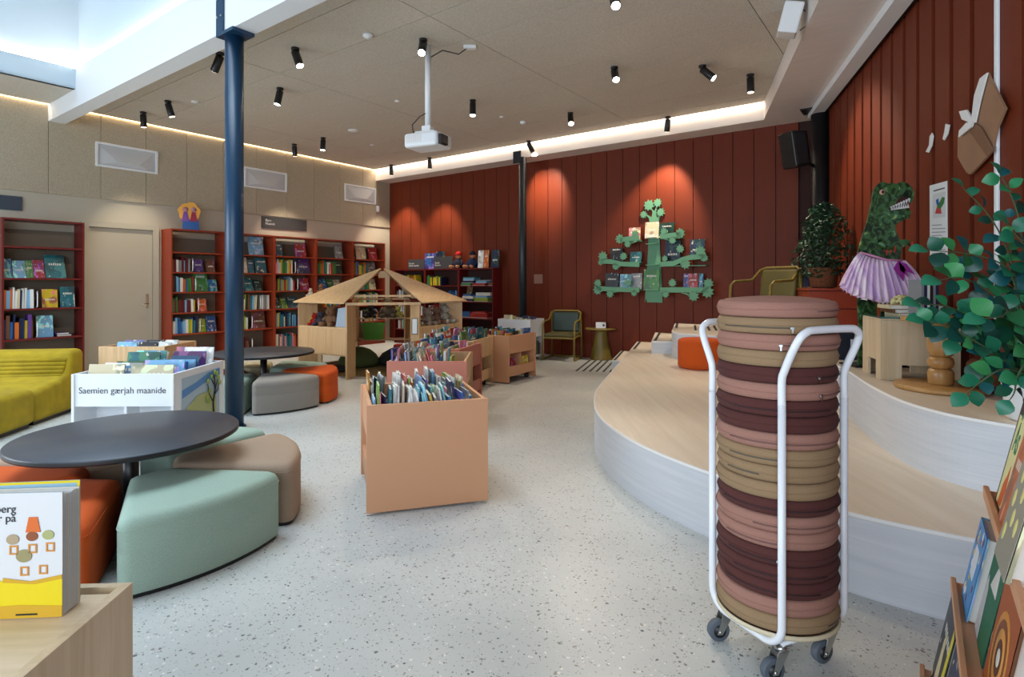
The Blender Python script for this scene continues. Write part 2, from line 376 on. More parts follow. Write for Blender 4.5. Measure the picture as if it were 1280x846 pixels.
# light strips in the coves
def strip(name, label, x0, x1, y0, y1, z0, z1, m='led'):
    o = MB().box(x0, x1, y0, y1, z0, z1).build(name, M[m], loc=CL, rz=RZB); return tag(o, label, 'light strip')
strip('light_strip', 'warm light strip where the ceiling meets the wood wool wall above the bookcases', .006, .045, -6.0, -.43, 3.776, 3.79)
strip('light_strip', 'short warm light strip above the wall left of the white beam', .006, .045, -13, -6.21, 3.776, 3.79)
strip('light_strip', 'bright light strip in the cove along the red back wall', .05, pc[0]-.03, -.47, -.43, 3.776, 3.79, 'ledcool')
strip('light_strip', 'light strip on the ledge of the beam inside the skylight well', 1.09, 7.6, -6.188, -6.156, 4.021, 4.031, 'ledcool')
strip('light_strip', 'light strip on the left ledge inside the skylight well', 1.036, 1.08, -10.5, -6.2, 4.021, 4.031, 'ledcool')
# door in the left wall
dr = thing('door_1', None, None, CL, RZL); st(dr)
MB().box(-5.82, -5.735, -.05, -.001, 0, 2.19).box(-4.885, -4.80, -.05, -.001, 0, 2.19).box(-5.735, -4.885, -.05, -.001, 2.11, 2.19).build('door_frame', M['door'], dr, bevel=.004)
bx('door_leaf', M['door'], dr, -5.73, -4.89, -.02, -.001, .005, 2.105)
pl = bx('handle_plate', M['chrome'], dr, -4.985, -4.945, -.03, -.0205, .90, 1.12, .003)
MB().cyl((-4.965, -.03, .97), (-4.965, -.075, .97), .009).cyl((-4.965, -.072, .97), (-5.08, -.072, .97), .008).build('handle', M['chrome'], pl)
# vents
for i, (x0, lab) in enumerate(((5.65, 'large white vent panel nearest the white beam'), (3.41, 'white vent panel on the wood wool wall just behind the blue column'), (1.26, 'white vent panel closest to the red wall corner'))):
    t = thing('wall_vent', lab, 'vent', (CL[0]-x0*dL.x*1.0, CL[1]-x0*dL.y, 3.0), RZL, 'vents on the wood wool wall')
    W_, H_ = .83, .36
    MB().box(0, W_, -.05, -.0285, 0, .03).box(0, W_, -.05, -.0285, H_-.03, H_).box(0, .03, -.05, -.0285, .03, H_-.03).box(W_-.03, W_, -.05, -.0285, .03, H_-.03).build('frame', M['white'], t, bevel=.003)
    MB().add([(.03, -.030, .03), (W_-.03, -.030, .03), (W_-.03, -.030, H_-.03), (.03, -.030, H_-.03), (.28, -.075, .09), (W_-.28, -.075, .09)],
             [(0, 1, 5, 4), (1, 2, 5), (2, 3, 4, 5), (3, 0, 4)]).build('deflector', mat('vent_grey', (196, 198, 200), .6), t)
# signs on the left wall
t = thing('wall_sign', 'charcoal wall sign with white lettering above the bookcases', 'sign', (CL[0]-3.07*dL.x, CL[1]-3.07*dL.y, 2.30), RZL)
bx('sign_board', M['sign'], t, 0, .93, -.02, -.001, 0, .21, .002)
text('lettering', 'Barn\nMaanah', .062, M['inkwhite'], t, (.07, -.0212, .125), (R(90), 0, 0), space=1.0)
t = thing('wall_sign', 'plain slate blue wall sign above the dark red bookcase at the left edge', 'sign', (CL[0]-7.2*dL.x, CL[1]-7.2*dL.y, 2.26), RZL)
bx('sign_board', M['signblue'], t, 0, .72, -.02, -.001, 0, .19, .002)
# small sensors
tag(MB().box(-.42, -.36, -.085, -.029, 2.85, 2.98).build('wall_sensor', M['white'], loc=CL, rz=RZL, bevel=.01), 'small white sensor box below the corner of the light cove', 'sensor')
# columns
def column(name, x, y, r, m, top, label):
    t = thing(name, label, 'column', (x, y, 0))
    MB().cyl((0, 0, .012), (0, 0, top-.02), r, n=32).build('shaft', m, t)
    MB().cyl((0, 0, 0), (0, 0, .012), r*1.25, n=32).build('base_plate', m, t)
    return t
c1 = column('steel_column', -2.496, 5.15, .078, M['bluesteel'], ZS, 'round blue steel column under the white skylight beam')
MB().box(-.13, .16, -.10, .10, ZS-.03, ZS-.001).build('cap_plate', M['bluesteel'], c1, rz=RZB)
bp = MB().box(-.13, -.01, -.100, -.088, ZS, ZS+.44).build('bracket_plate', M['bluesteel'], c1, rz=RZB)
for px_, pz in ((-.105, .14), (-.035, .14), (-.105, .3), (-.035, .3)): MB().cyl((px_, -.11, ZS+pz), (px_, -.1, ZS+pz), .009, n=8).build('bolt', M['zinc'], bp)
c2 = column('steel_column', .19, 10.13, .068, M['darksteel'], ZS, 'round dark steel column in front of the red back wall behind the white trolley')
MB().box(-.08, .08, -.012, .012, ZS-.12, ZS+.09).build('bracket_plate', M['darksteel'], c2, (-.10, -.0, 0), rz=RZB)
p = P(1026, 300, 7.35)
c3 = column('steel_column', p.x, p.y, .115, M['black'], ZS, 'thick black column in the corner of the red walls')
MB().box(-.22, .22, -.14, .14, ZS-.015, ZS-.001).build('cap_plate', M['black'], c3, rz=RZB)
# white cable trunking on the right wall
tag(MB().box(4.765, 4.80, -.03, -.013, .67, ZS-.08).build('cable_trunking', M['white'], loc=RL, rz=RZR, bevel=.004), 'slim white cable trunking running up the right red wall', 'cable duct')
# stage platforms
def spline(ctrl, n=8):
    out = []
    for i in range(len(ctrl)-1):
        p0 = Vector(ctrl[max(i-1, 0)]); p1 = Vector(ctrl[i]); p2 = Vector(ctrl[i+1]); p3 = Vector(ctrl[min(i+2, len(ctrl)-1)])
        for k in range(n):
            t = k/n; out.append(tuple(.5*((2*p1)+(p2-p0)*t+(2*p0-5*p1+4*p2-p3)*t*t+(3*p1-p0-3*p2+p3)*t**3)))
    return out+[tuple(ctrl[-1])]
def platform(name, label, curve, close, z0, z1, nose=True):
    t = thing(name, label, 'platform'); cx = sum(q[0] for q in curve)/len(curve); cy = sum(q[1] for q in curve)/len(curve)
    poly = curve+close
    for q in t, : q.location = (0, 0, z0)
    h = z1-z0
    MB().prism(poly, 0, h-.014).build('riser', M['riser'], t)
    MB().prism(poly, h-.014, h).build('deck', M['deck'], t, rz=0)
    n = len(curve); vs = []; fs = []
    nr = []
    for i in range(n):
        d = Vector(curve[min(i+1, n-1)])-Vector(curve[max(i-1, 0)]); d.normalize(); nr.append(Vector((d.y, -d.x)))
    s_ = -1 if poly_area(poly) < 0 else 1
    for i in range(n):
        q = Vector(curve[i]); m_ = nr[i]*s_
        a_ = q+m_*.002; b_ = q-m_*.008
        vs += [(a_.x, a_.y, h-.012), (a_.x, a_.y, h+.0012), (b_.x, b_.y, h+.0012)]
    for i in range(n-1):
        k = 3*i; fs += [(k, k+3, k+4, k+1), (k+1, k+4, k+5, k+2)]
    MB().add(vs, fs, 0, False).build('edge_trim', M['edge'], t)
    return t
def poly_area(p): return sum(p[i-1][0]*p[i][1]-p[i][0]*p[i-1][1] for i in range(len(p)))/2
def inward(x, y): return x, y
e1 = [(2.052, 9.375), (1.72, 8.28), (1.35, 7.08), (.978, 5.886), (.76, 5.15), (.66, 4.6), (.632, 4.2), (.668, 3.8), (.80, 3.32), (1.06, 2.83), (1.40, 2.42), (1.736, 2.158), (2.10, 1.95), (2.345, 1.88)]
curve1 = [e1[0], e1[1], e1[2]]+spline(e1[3:], 6)
platform('stage_platform', 'low curved stage platform of pale ash with whitewashed riser standing on the terrazzo', curve1, [(2.35, 1.87), (4.165, 7.83)], 0, .335)
e2 = [(2.566, 9.0), (2.25, 8.0), (2.07, 7.42), (2.09, 7.18), (2.27, 6.98), (2.46, 6.72), (2.54, 6.2), (2.60, 5.5), (2.56, 4.8), (2.46, 4.25), (2.235, 3.594), (2.115, 3.158), (2.095, 2.896), (2.138, 2.707), (2.247, 2.53), (2.44, 2.29)]
curve2 = [e2[0], e2[1]]+spline(e2[2:], 6)
platform('stage_platform', 'upper curved stage platform along the right red wall, on top of the lower one', curve2, [(4.165, 7.82)], .335, .665)
s1 = [(1.825, 9.55), (1.45, 8.33), (1.705, 8.27)]
platform('stage_step', 'lowest small wooden step by the striped floor strips', s1, [(2.045, 9.39)], 0, .166)
s3 = [(2.305, 9.2), (1.90, 7.8), (2.17, 7.76)]
platform('stage_step', 'small wooden step between the lower and the upper stage platform', s3, [(2.245, 8.0), (2.555, 9.01)], .335, .5)
def strip_on(x, y, z, ln, wd, parent, name='strip'):
    return MB().box(0, wd, 0, ln, 0, .003).build(name, M['ink'], parent, (x, y, z), math.atan2(-.295, .9555))
t = thing('warning_strips', 'dark tactile strips on the terrazzo at the foot of the stage steps', 'floor strips', (.93, 8.42, 0))
for k in range(6): strip_on(.095*k, -.022*k, 0, 1.25, .032, t)
t = thing('warning_strips', 'dark tactile strips on the upper stage platform behind the orange pouf', 'floor strips', (2.42, 7.6, .6665))
for k in range(6): strip_on(.085*k, -.022*k, 0, .9, .03, t)
t = thing('step_nosing', 'dark anti-slip strips along the stage step edges', 'floor strips', (0, 0, 0))
for x, y, z, ln in ((1.475, 8.36, .1673, 1.2), (1.75, 8.3, .3363, 1.05), (1.945, 7.86, .5013, 1.3), (2.28, 8.02, .6663, .95)): strip_on(x, y, z, ln, .035, t)
# ceiling spotlights
def spot(px, py, tilt=(0, 0), lit=1, label='', power=0, color=(1, .86, .68), size=70):
    Y = (ZC-H)*716/(353-py); X = (px-640)/716*Y
    t = thing('ceiling_spotlight', label, 'spotlight', (X, Y, ZC), 0, 'black ceiling spotlights')
    MB().cyl((0, 0, -.022), (0, 0, 0), .042, n=20).build('mount', M['black'], t)
    MB().cyl((0, 0, -.05), (0, 0, -.02), .012, n=8).build('stem', M['black'], t)
    rot = (R(tilt[0]), R(tilt[1]), 0)
    b = MB().lathe([(.040, -.17), (.042, -.16), (.042, .0), (.034, .01)], 20).build('lamp_body', M['black'], t, (0, 0, -.045), rot=rot)
    MB().cyl((0, 0, -.1725), (0, 0, -.171), .035, n=20).build('lens', M['lens' if lit == 2 else 'lensdim'], b)
    if power:
        l = bpy.data.lights.new('spot', 'SPOT'); l.energy = power*1.35; l.color = color; l.spot_size = R(size); l.spot_blend = .6; l.shadow_soft_size = .03
        o = bpy.data.objects.new('bulb', l); col.objects.link(o); o.parent = b; o.location = (0, 0, -.19)
    return t
# tilt: (about x, about y) in degrees; x<0 turns the beam to the camera, x>0 away, y>0 to the left
SP = [(275, 66, (20, 35), 1, 'black ceiling spotlight half hidden behind the blue column', 40),
      (369, 60, (-12, -22), 2, 'tilted lit spotlight, first to the right of the blue column', 50),
      (350, 110, (-6, 10), 2, 'lit spotlight right of the blue column, below the tilted one', 50),
      (210, 126, (8, -14), 1, 'tilted spotlight left of the blue column', 40),
      (179, 140, (5, 0), 1, 'spotlight nearest the end of the white beam', 60),
      (368, 180, (10, 0), 1, 'spotlight above the second vent close to the light cove', 70),
      (404, 172, (-4, 2), 2, 'small lit spotlight between the column and the projector', 50),
      (489, 206, (14, 0), 1, 'spotlight closest to the far left corner of the ceiling', 90),
      (537, 197, (14, 0), 1, 'spotlight just under the projector near the red wall', 90),
      (591, 125, (-8, 0), 2, 'lit spotlight right of the projector', 60),
      (529, 49, (-38, 0), 2, 'bright spotlight beside the projector pole', 40),
      (661, 176, (34, -30), 1, 'spotlight tilted towards the red wall above the dark steel column', 130),
      (713, 141, (-35, 0), 2, 'bright spotlight shining forward, left of the pair in mid ceiling', 40),
      (768, 84, (-38, 0), 2, 'bright spotlight shining forward in the middle of the ceiling', 40),
      (767, -12, (-38, 0), 2, 'bright spotlight at the top edge of the picture', 40),
      (835, 146, (22, 0), 1, 'spotlight aimed down in front of the green tree shelf', 120),
      (878, 82, (-20, -42), 2, 'tilted lit spotlight near the right edge of the coffer', 70),
      (938, 93, (-3, 0), 1, 'upright spotlight at the right edge of the coffer', 60)]
for px_, py_, ti, lit, lab, pw in SP: spot(px_, py_, ti, lit, lab, pw)
def ceildisc(name, px, py, r, label, h=.015):
    Y = (ZC-H)*716/(353-py); X = (px-640)/716*Y
    tag(MB().lathe([(r*.6, -h), (r, -h*.5), (r, 0)], 20).build(name, M['white'], loc=(X, Y, ZC)), label, 'detector')
ceildisc('smoke_detector', 460, 43, .05, 'white ceiling detector right of the tilted spotlight', .04)
ceildisc('smoke_detector', 442, 163, .09, 'flat white ceiling disc between the column and the projector')
ceildisc('smoke_detector', 654, 152, .05, 'white ceiling detector left of the bright pair of spotlights', .04)
ceildisc('sprinkler_cap', 497, 126, .04, 'small white ceiling cap left of the projector pole')
ceildisc('sprinkler_cap', 627, 146, .035, 'small white ceiling cap right of the projector')
ceildisc('sprinkler_cap', 465, 181, .04, 'small white ceiling cap nearest the far left cove')
ceildisc('sprinkler_cap', 244, 127, .05, 'small white ceiling cap above the tilted spotlight left of the column')
# projector on its pole
pp = P(535, 75, 5.95)
t = thing('projector', 'white ceiling projector hanging on a long white pole', 'projector', (pp.x, 5.95, 2.76))
MB().cyl((0, 0, .10), (0, 0, ZC-2.76), .032, n=20).build('pole', M['white'], t)
MB().box(-.11, .11, -.08, .08, .075, .10).box(-.05, .05, -.05, .05, .10, .16).build('mounting_bracket', M['white'], t, rz=R(-20), bevel=.006)
bd = MB().box(-.20, .20, -.15, .15, -.075, .072).build('housing', M['white'], t, rz=R(-25), bevel=.03, seg=3)
for k in range(9): bx('grille_slat', M['fascia'], bd, -.17+.022*k, -.16+.022*k, -.152, -.149, -.03, .05)
bx('lens_mount', M['black'], bd, .13, .235, -.12, .02, -.06, .04, .01)
MB().tube([(0, -.02, .30), (-.08, -.02, .26), (-.16, -.02, .17), (-.15, 0, .08)], .005, 6).build('cable', M['black'], t)
MB().tube([(.03, 0, ZC-2.76-.12), (.15, 0, ZC-2.76-.05), (.32, .0, ZC-2.76-.09), (.40, 0, ZC-2.76-.03)], .006, 6).build('cable', M['black'], t)
MB().box(.37, .50, -.03, .03, ZC-2.76-.035, ZC-2.76-.001).build('ceiling_socket', M['white'], t, bevel=.004)
# speakers
p = P(992, 188, 7.1)
t = thing('loudspeaker', 'black loudspeaker on a wall arm beside the black corner column', 'speaker', (p.x, p.y, p.z), 0)
hs = MB().upright([(-.14, .21), (.10, .235), (.165, -.19), (-.06, -.225)], -.12, .12).build('cabinet', M['black'], t, rz=R(18), bevel=.02)
MB().upright([(-.12, .18), (.06, .20), (.11, -.17), (-.05, -.19)], -.128, -.121).build('speaker_grille', mat('speaker_mesh', (34, 35, 38), .7), t, rz=R(18))
MB().cyl((.1, .06, -.12), (c3.location.x-p.x-.08, c3.location.y-p.y, -.14), .02, n=10).build('arm', M['black'], t)
p = P(994, 24, 5.05)
t = thing('projector', 'small white projector box on the edge of the soffit, top right', 'projector', (p.x-.02, p.y, p.z+.0))
MB().box(-.10, .06, -.12, .12, -.14, .12).build('housing', M['white'], t, rot=(R(8), R(14), R(-20)), bevel=.015)
MB().cyl((0, 0, .1), (.02, .02, ZC-p.z), .014).build('stem', M['black'], t)
MB().tube([(.05, 0, .12), (.12, 0, .06), (.13, 0, -.05), (.06, 0, -.1)], .005, 6).build('cable', M['black'], t)
# small plates on the red walls
tag(MB().box(3.95, 4.14, -.03, -.021, 1.28, 1.45).build('wall_plate', M['glasspane'], loc=CL, rz=RZB, bevel=.003), 'small square plate on the red wall above the green armchair', 'plate')
# ================================================================== BOOKS
COL = {'white': (222, 222, 216), 'cream': (214, 200, 164), 'yellow': (214, 186, 40), 'orange': (206, 104, 36), 'red': (168, 38, 34), 'dark red': (96, 26, 30),
       'pink': (214, 130, 150), 'blue': (44, 96, 160), 'light blue': (120, 172, 208), 'navy': (28, 40, 74), 'teal': (34, 110, 118), 'green': (62, 124, 62),
       'lime': (140, 168, 52), 'dark green': (26, 66, 48), 'grey': (128, 132, 136), 'black': (32, 32, 38), 'brown': (110, 72, 46), 'purple': (92, 58, 128)}
CN_ = list(COL)
def ordn(n):
    w_ = ['first', 'second', 'third', 'fourth', 'fifth', 'sixth', 'seventh', 'eighth', 'ninth', 'tenth']
    if n <= 10: return w_[n-1]
    return f"{n}{'th' if 10 < n % 100 < 14 else {1: 'st', 2: 'nd', 3: 'rd'}.get(n % 10, 'th')}"
def book_mb(c=True, p=True):
    m = MB()
    if c: m.box(0, 1, 0, .1, 0, 1).box(0, 1, .9, 1, 0, 1).box(0, .035, .1, .9, 0, 1)
    if p: m.box(.035, .97, .1, .9, .015, .985, 1 if c else 0)
    return m
BK_PLAIN = book_mb().mesh('book', [M['cover'], M['pages']])
BK_ART = book_mb().mesh('book', [M['art'], M['pages']])
BK_C = book_mb(True, False).mesh('cover', [M['cover']]); BK_CA = book_mb(True, False).mesh('cover', [M['art']]); BK_P = book_mb(False, True).mesh('pages', [M['pages']])
def world(loc, rz, p): c, s = math.cos(rz), math.sin(rz); return (loc[0]+c*p[0]-s*p[1], loc[1]+s*p[0]+c*p[1], loc[2]+p[2])
def jit(c, a=.15):
    k = 1+random.uniform(-a, a); return tuple(min(1, x*k) for x in lin(c))
def book(name, cn, fr, p, size, rot, label, group, art=False, split=False):
    loc, rz = fr
    wl_ = world(loc, rz, p); r = (rot[0], rot[1], rz+rot[2])
    if split:
        o = inst(BK_CA if art else BK_C, name, None, wl_, r, size, jit(COL[cn])); inst(BK_P, 'pages', o)
    else: o = inst(BK_ART if art else BK_PLAIN, name, None, wl_, r, size, jit(COL[cn]))
    if len(label.split()) > 16: label = label.replace(' picture book', ' book').replace('cover-out ', '')
    if len(label.split()) > 16: label = label.replace(' low dark red', ' dark red').replace(' of the green tree shelf', ' of the tree shelf').replace('from left in', 'from left,').replace('the second oak', 'second oak')
    if len(label.split()) > 16: label = label.replace(', on the ', ', ').replace(' on the ', ', ', 1).replace(' of the ', ' of ', 1)
    if len(label.split()) > 16: print('LONG', label)
    tag(o, label, 'book', group); return o
STUFF = []                          # far spines joined into one mesh
def spines(fr, x0, x1, z, y, where, group, pal=None, hmax=.27, indiv=True, lean=0, thick=(.018, .042), n0=0):
    x = x0; n = n0
    while True:
        t = random.uniform(*thick); h = random.uniform(.66, 1)*hmax; d = random.uniform(.14, .19)
        ln = lean+random.uniform(-.02, .03)
        if x+t+abs(math.sin(ln))*h*(.0 if n else 0) > x1: break
        n += 1; cn = random.choice(pal or CN_)
        yy = y+random.uniform(.0, .015)
        if indiv:
            book('book', cn, fr, (x+t, yy, z+(math.sin(max(0, ln))*t)), (d, t, h), (0, ln, R(90)) if False else (-ln, 0, R(90)), f'{cn} book, {ordn(n)} from left {where}', group)
        else: STUFF.append((fr, x, t, yy, z, d, h, cn))
        x += t+.0015
    return x
def covers(fr, items, z, y, where, group, tilt=-10, gap=.0):
    for i, it in enumerate(items):
        x0, x1, h, cn = it[:4]; desc = it[4] if len(it) > 4 else 'cover-out book'
        book('picture_book', cn, fr, (x0, y-.0+.0, z), (x1-x0, .014, h), (R(tilt), 0, 0), f'{cn} {desc} {where}', group, art=True)
def wx(px, frame='L', off=.35):       # distance along a wall-parallel line at 'off' in front of the wall, seen at a picture column
    p = (px-640)/716
    if frame == 'L':
        o = CN+Vector((.8065, -.591))*off; d = -dL
    elif frame == 'B':
        o = CN+Vector((-.591, -.8065))*off; d = dB
    k = (p*o.y-o.x)/(d.x-p*d.y); return -k if frame == 'L' else k
FL = (CL, RZL); FB = (CL, RZB)
def bookcase(label, fr, x0, x1, depth, top, levels, m, group, backm='shelfback', backz=None, wall_gap=.03):
    t = thing('bookcase', label, 'bookcase', world(fr[0], fr[1], (x0, 0, 0)), fr[1], group); W_ = x1-x0; th = .022; y0, y1 = -depth-wall_gap, -wall_gap
    bx('side_panel', m, t, 0.001, th, y0, y1, 0, top); bx('side_panel', m, t, W_-th, W_-.001, y0, y1, 0, top)
    bx('top_panel', m, t, th, W_-th, y0, y1, top-th, top); bx('back_panel', M[backm], t, th, W_-th, y1-.006, y1, .1, backz or (top-.12))
    for z in levels: bx('shelf', m, t, th, W_-th, y0+.003, y1-.007, z-th, z)
    bx('plinth', m, t, th, W_-th, y0+.03, y0+.045, 0, levels[-1]-th)
    return t
def bookend(fr, x, z, y, where):
    o = MB().tube([(0, .0, .20), (0, .0, .05), (0, .01, .02), (0, .05, .012)], .006, 6).tube([(0, .03, .20), (0, .0, .22), (0, -.0, .20)], .006, 6).build('bookend', M['white'], None, world(fr[0], fr[1], (x, y, z)), fr[1])
    tag(o, 'white wire bookend '+where, 'bookend', 'white wire bookends')
Yf = -.365
LV = [1.78, 1.465, 1.15, .825, .49, .10]
uw = [-4.764, -3.90, -3.03, -2.165, -1.30, -.45]; un = ['first', 'second', 'third', 'fourth', 'fifth']
for i in range(5):
    bookcase(f'{un[i]} rust red bookcase from the door along the beige wall', FL, uw[i], uw[i+1]-.002, .34, 2.14, LV, M['red'], 'rust red bookcases on the left wall')
GS = 'books on the rust red bookcases'
def wh(u, s): return f'on the {["top", "second", "third", "fourth", "fifth", "lowest"][s]} shelf of the {u} rust bookcase'
def SPN(u, s, a, b, pal=None, **k):
    xe = spines(FL, max(wx(a), uw[u]+.03), wx(b), LV[s]+.001, Yf+.04, wh(un[u], s), GS, pal, **k); return xe
def COV(u, s, items, tilt=-12, **k):
    covers(FL, [(wx(a), wx(b), h, cn, d) for a, b, h, cn, d in items], LV[s]+.002, Yf+.10, wh(un[u], s), GS, tilt, **k)
mix = ['white', 'grey', 'light blue', 'blue', 'green', 'yellow', 'orange', 'red', 'cream', 'black', 'teal', 'lime', 'brown', 'navy']
SPN(0, 1, 213, 239.5, ['white', 'grey', 'grey', 'dark red', 'green', 'yellow', 'light blue', 'orange', 'brown']); COV(0, 1, [(246, 257.5, .21, 'purple', 'cover-out book'), (262, 272.6, .22, 'brown', 'cover-out book')])
SPN(0, 2, 213, 243, ['black', 'navy', 'blue', 'red', 'white', 'light blue', 'orange', 'dark red', 'green']); COV(0, 2, [(246, 264, .31, 'green', 'large cover-out book'), (264.8, 275, .20, 'blue', 'cover-out book')])
SPN(0, 3, 213, 247, ['dark red', 'teal', 'blue', 'dark red', 'green', 'light blue', 'white', 'yellow', 'purple']); COV(0, 3, [(251, 262, .21, 'orange', 'cover-out book')])
SPN(0, 4, 213, 250, ['light blue', 'teal', 'blue', 'white', 'lime', 'yellow', 'navy', 'light blue']); COV(0, 4, [(250.6, 261, .22, 'lime', 'cover-out book'), (262, 274, .26, 'blue', 'cover-out book')])
SPN(0, 5, 213, 229, ['teal', 'green', 'dark red', 'black', 'dark green'])
for s, a in ((1, 241.3), (2, 245), (3, 248.5), (4, 250.4), (5, 230)): bookend(FL, wx(a), LV[s], Yf+.02, wh('first', s))
COV(1, 0, [(315, 333.5, .33, 'light blue', 'tall cover-out book with a portrait')])
COV(1, 1, [(303, 313, .27, 'cream', 'cover-out book'), (314, 321.5, .23, 'teal', 'small cover-out book'), (323.5, 337, .28, 'teal', 'larger cover-out book')])
COV(1, 2, [(288, 297.5, .24, 'black', 'leaning cover-out book'), (299, 308.5, .25, 'dark green', 'leaning cover-out book'), (310, 321.5, .26, 'teal', 'leaning cover-out book'), (323, 331.5, .22, 'dark green', 'small leaning cover-out book')], tilt=-28)
SPN(1, 3, 284, 322, mix, lean=-.03); SPN(1, 3, 329, 339, ['grey', 'white', 'grey'], lean=0, n0=20); SPN(1, 4, 284, 313, ['teal', 'light blue', 'lime', 'navy', 'white', 'blue']); SPN(1, 5, 284, 313.5, ['red', 'dark red', 'black', 'brown'])
COV(1, 4, [(319, 335.5, .31, 'brown', 'large square cover-out book')])
for s, a in ((3, 326), (4, 315.5), (5, 315.6)): bookend(FL, wx(a), LV[s], Yf+.02, wh('second', s))
COV(2, 0, [(347, 357, .25, 'teal', 'cover-out book'), (373, 386.5, .26, 'red', 'wide cover-out book')])
SPN(2, 1, 344.5, 368, ['white', 'yellow', 'lime', 'dark red', 'pink', 'orange', 'green', 'cream']); COV(2, 1, [(375, 391.5, .30, 'purple', 'large cover-out book')])
SPN(2, 2, 344.5, 370.5, ['light blue', 'white', 'brown', 'lime', 'red', 'blue', 'navy', 'grey']); COV(2, 2, [(379, 390, .24, 'red', 'cover-out book')])
COV(2, 3, [(345.5, 355.5, .25, 'dark green', 'leaning cover-out book'), (356.5, 363.5, .21, 'lime', 'leaning cover-out book'), (364.5, 376, .23, 'teal', 'leaning cover-out book')], tilt=-28)
SPN(2, 4, 344.5, 376, ['light blue', 'blue', 'teal', 'cream', 'light blue', 'yellow', 'navy', 'white']); SPN(2, 5, 344.5, 376, ['pink', 'dark red', 'teal', 'white', 'green', 'orange', 'cream'])
for s, a in ((1, 369.5), (2, 372.5)): bookend(FL, wx(a), LV[s], Yf+.02, wh('third', s))
COV(3, 0, [(423, 432.5, .26, 'grey', 'cover-out book')])
SPN(3, 1, 396.5, 421, ['red', 'white', 'red', 'orange', 'green', 'brown', 'navy', 'teal']); COV(3, 1, [(423.5, 431.5, .23, 'dark green', 'cover-out book')])
COV(3, 2, [(397, 402, .19, 'brown', 'leaning cover-out book'), (403, 413.5, .25, 'blue', 'leaning cover-out book'), (415, 422, .24, 'green', 'leaning cover-out book'), (423, 431, .23, 'cream', 'leaning cover-out book')], tilt=-28)
SPN(3, 3, 396.5, 432, mix, indiv=False)
COV(4, 0, [(441.8, 448, .23, 'black', 'narrow cover-out book'), (449.3, 461.5, .29, 'cream', 'large cover-out book'), (465, 475.5, .26, 'red', 'cover-out book')])
SPN(4, 1, 441.5, 462, ['dark red', 'red', 'green', 'lime', 'orange', 'yellow', 'teal', 'blue']); COV(4, 1, [(463.5, 473.5, .26, 'grey', 'cover-out book')])
SPN(4, 2, 441.5, 462, ['teal', 'green', 'grey']); COV(4, 2, [(465, 473.5, .22, 'cream', 'cover-out book')])
SPN(4, 3, 441.5, 474, ['lime', 'teal', 'light blue', 'white', 'cream', 'yellow']); SPN(4, 4, 441.5, 477, ['orange', 'white', 'light blue', 'yellow', 'brown', 'green', 'navy'])
# standee on top of the first bookcase
t = thing('cardboard_standee', 'colourful cardboard standee with two figures on top of the first rust bookcase', 'standee', world(CL, RZL, (wx(240.5), -.25, 2.141)), RZL+R(-22))
blob = [(.155*math.cos(a)*(1+.07*math.sin(7*a)), .29+.155*math.sin(a)*(1+.08*math.cos(5*a))) for a in [i*2*math.pi/28 for i in range(28)]]
MB().upright(blob, -.006, .006).build('backing_board', mat('standee_yellow', (226, 160, 60), .6), t)
MB().upright([(-.10, 0), (.14, 0), (.13, .16), (-.09, .18)], -.011, -.0065).build('banner', mat('standee_blue', (32, 84, 150), .6), t)
for x_, c_ in ((-.055, (120, 70, 150)), (.06, (150, 34, 60))):
    f = MB().upright([(x_-.055, .14), (x_+.055, .14), (x_+.025, .29), (x_-.025, .29)], -.013, -.0065).build('printed_figure', mat('figure%d' % c_[0], c_, .6), t)
    MB().cyl((x_, -.013, .33), (x_, -.0065, .33), .04, n=14).build('head', mat('figure_face', (170, 120, 130), .6), f)
# oxblood bookcase behind the sofa
LA = [1.77, 1.357, .96, .566, .15]
bookcase('dark oxblood bookcase at the left edge behind the yellow sofa', FL, -6.765, -5.885, .34, 2.13, LA, M['darkred'], None, wall_gap=.03)
GA = 'books on the oxblood bookcase behind the sofa'
def wa(s): return f'on the {["top", "upper", "middle", "low"][s]} shelf of the oxblood bookcase'
covers(FL, [(wx(3), wx(18.5), .27, 'blue', 'leaning picture book'), (wx(19.5), wx(36), .245, 'light blue', 'leaning picture book'), (wx(36.5), wx(45), .25, 'green', 'leaning picture book'),
            (wx(45.5), wx(59.5), .26, 'red', 'leaning picture book'), (wx(60.5), wx(86), .34, 'teal', 'large leaning picture book')], LA[1]+.003, Yf+.10, wa(1), GA, -22)
spines(FL, wx(3), wx(45), LA[2]+.001, Yf+.03, wa(2), GA, ['light blue', 'yellow', 'navy', 'orange', 'white', 'light blue', 'dark red', 'white', 'cream'], .30, lean=-.02)
covers(FL, [(wx(55), wx(74.5), .25, 'yellow', 'square cover-out book'), (wx(78), wx(96), .28, 'teal', 'cover-out book')], LA[2]+.002, Yf+.08, wa(2), GA, -7)
spines(FL, wx(3), wx(45), LA[3]+.001, Yf+.03, wa(3), GA, ['blue', 'navy', 'light blue', 'blue', 'orange', 'light blue', 'brown', 'yellow', 'purple'], .32, lean=-.02)
covers(FL, [(wx(48), wx(69), .29, 'light blue', 'cover-out book with an animal drawing')], LA[3]+.002, Yf+.08, wa(3), GA, -7)
for i_, (cn, w_) in enumerate((('black', .17), ('purple', .14))):
    book('book', cn, FL, (wx(72), Yf+.05, LA[3]+.0255+.024*i_), (w_, .022, .2), (R(-90), 0, 0), f'{cn} book lying flat '+wa(3), GA)
for z, a in ((LA[2], 46.5), (LA[3], 46.3)): bookend(FL, wx(a), z, Yf+.0, 'on the oxblood bookcase, '+('upper one' if z > .9 else 'lower one'))
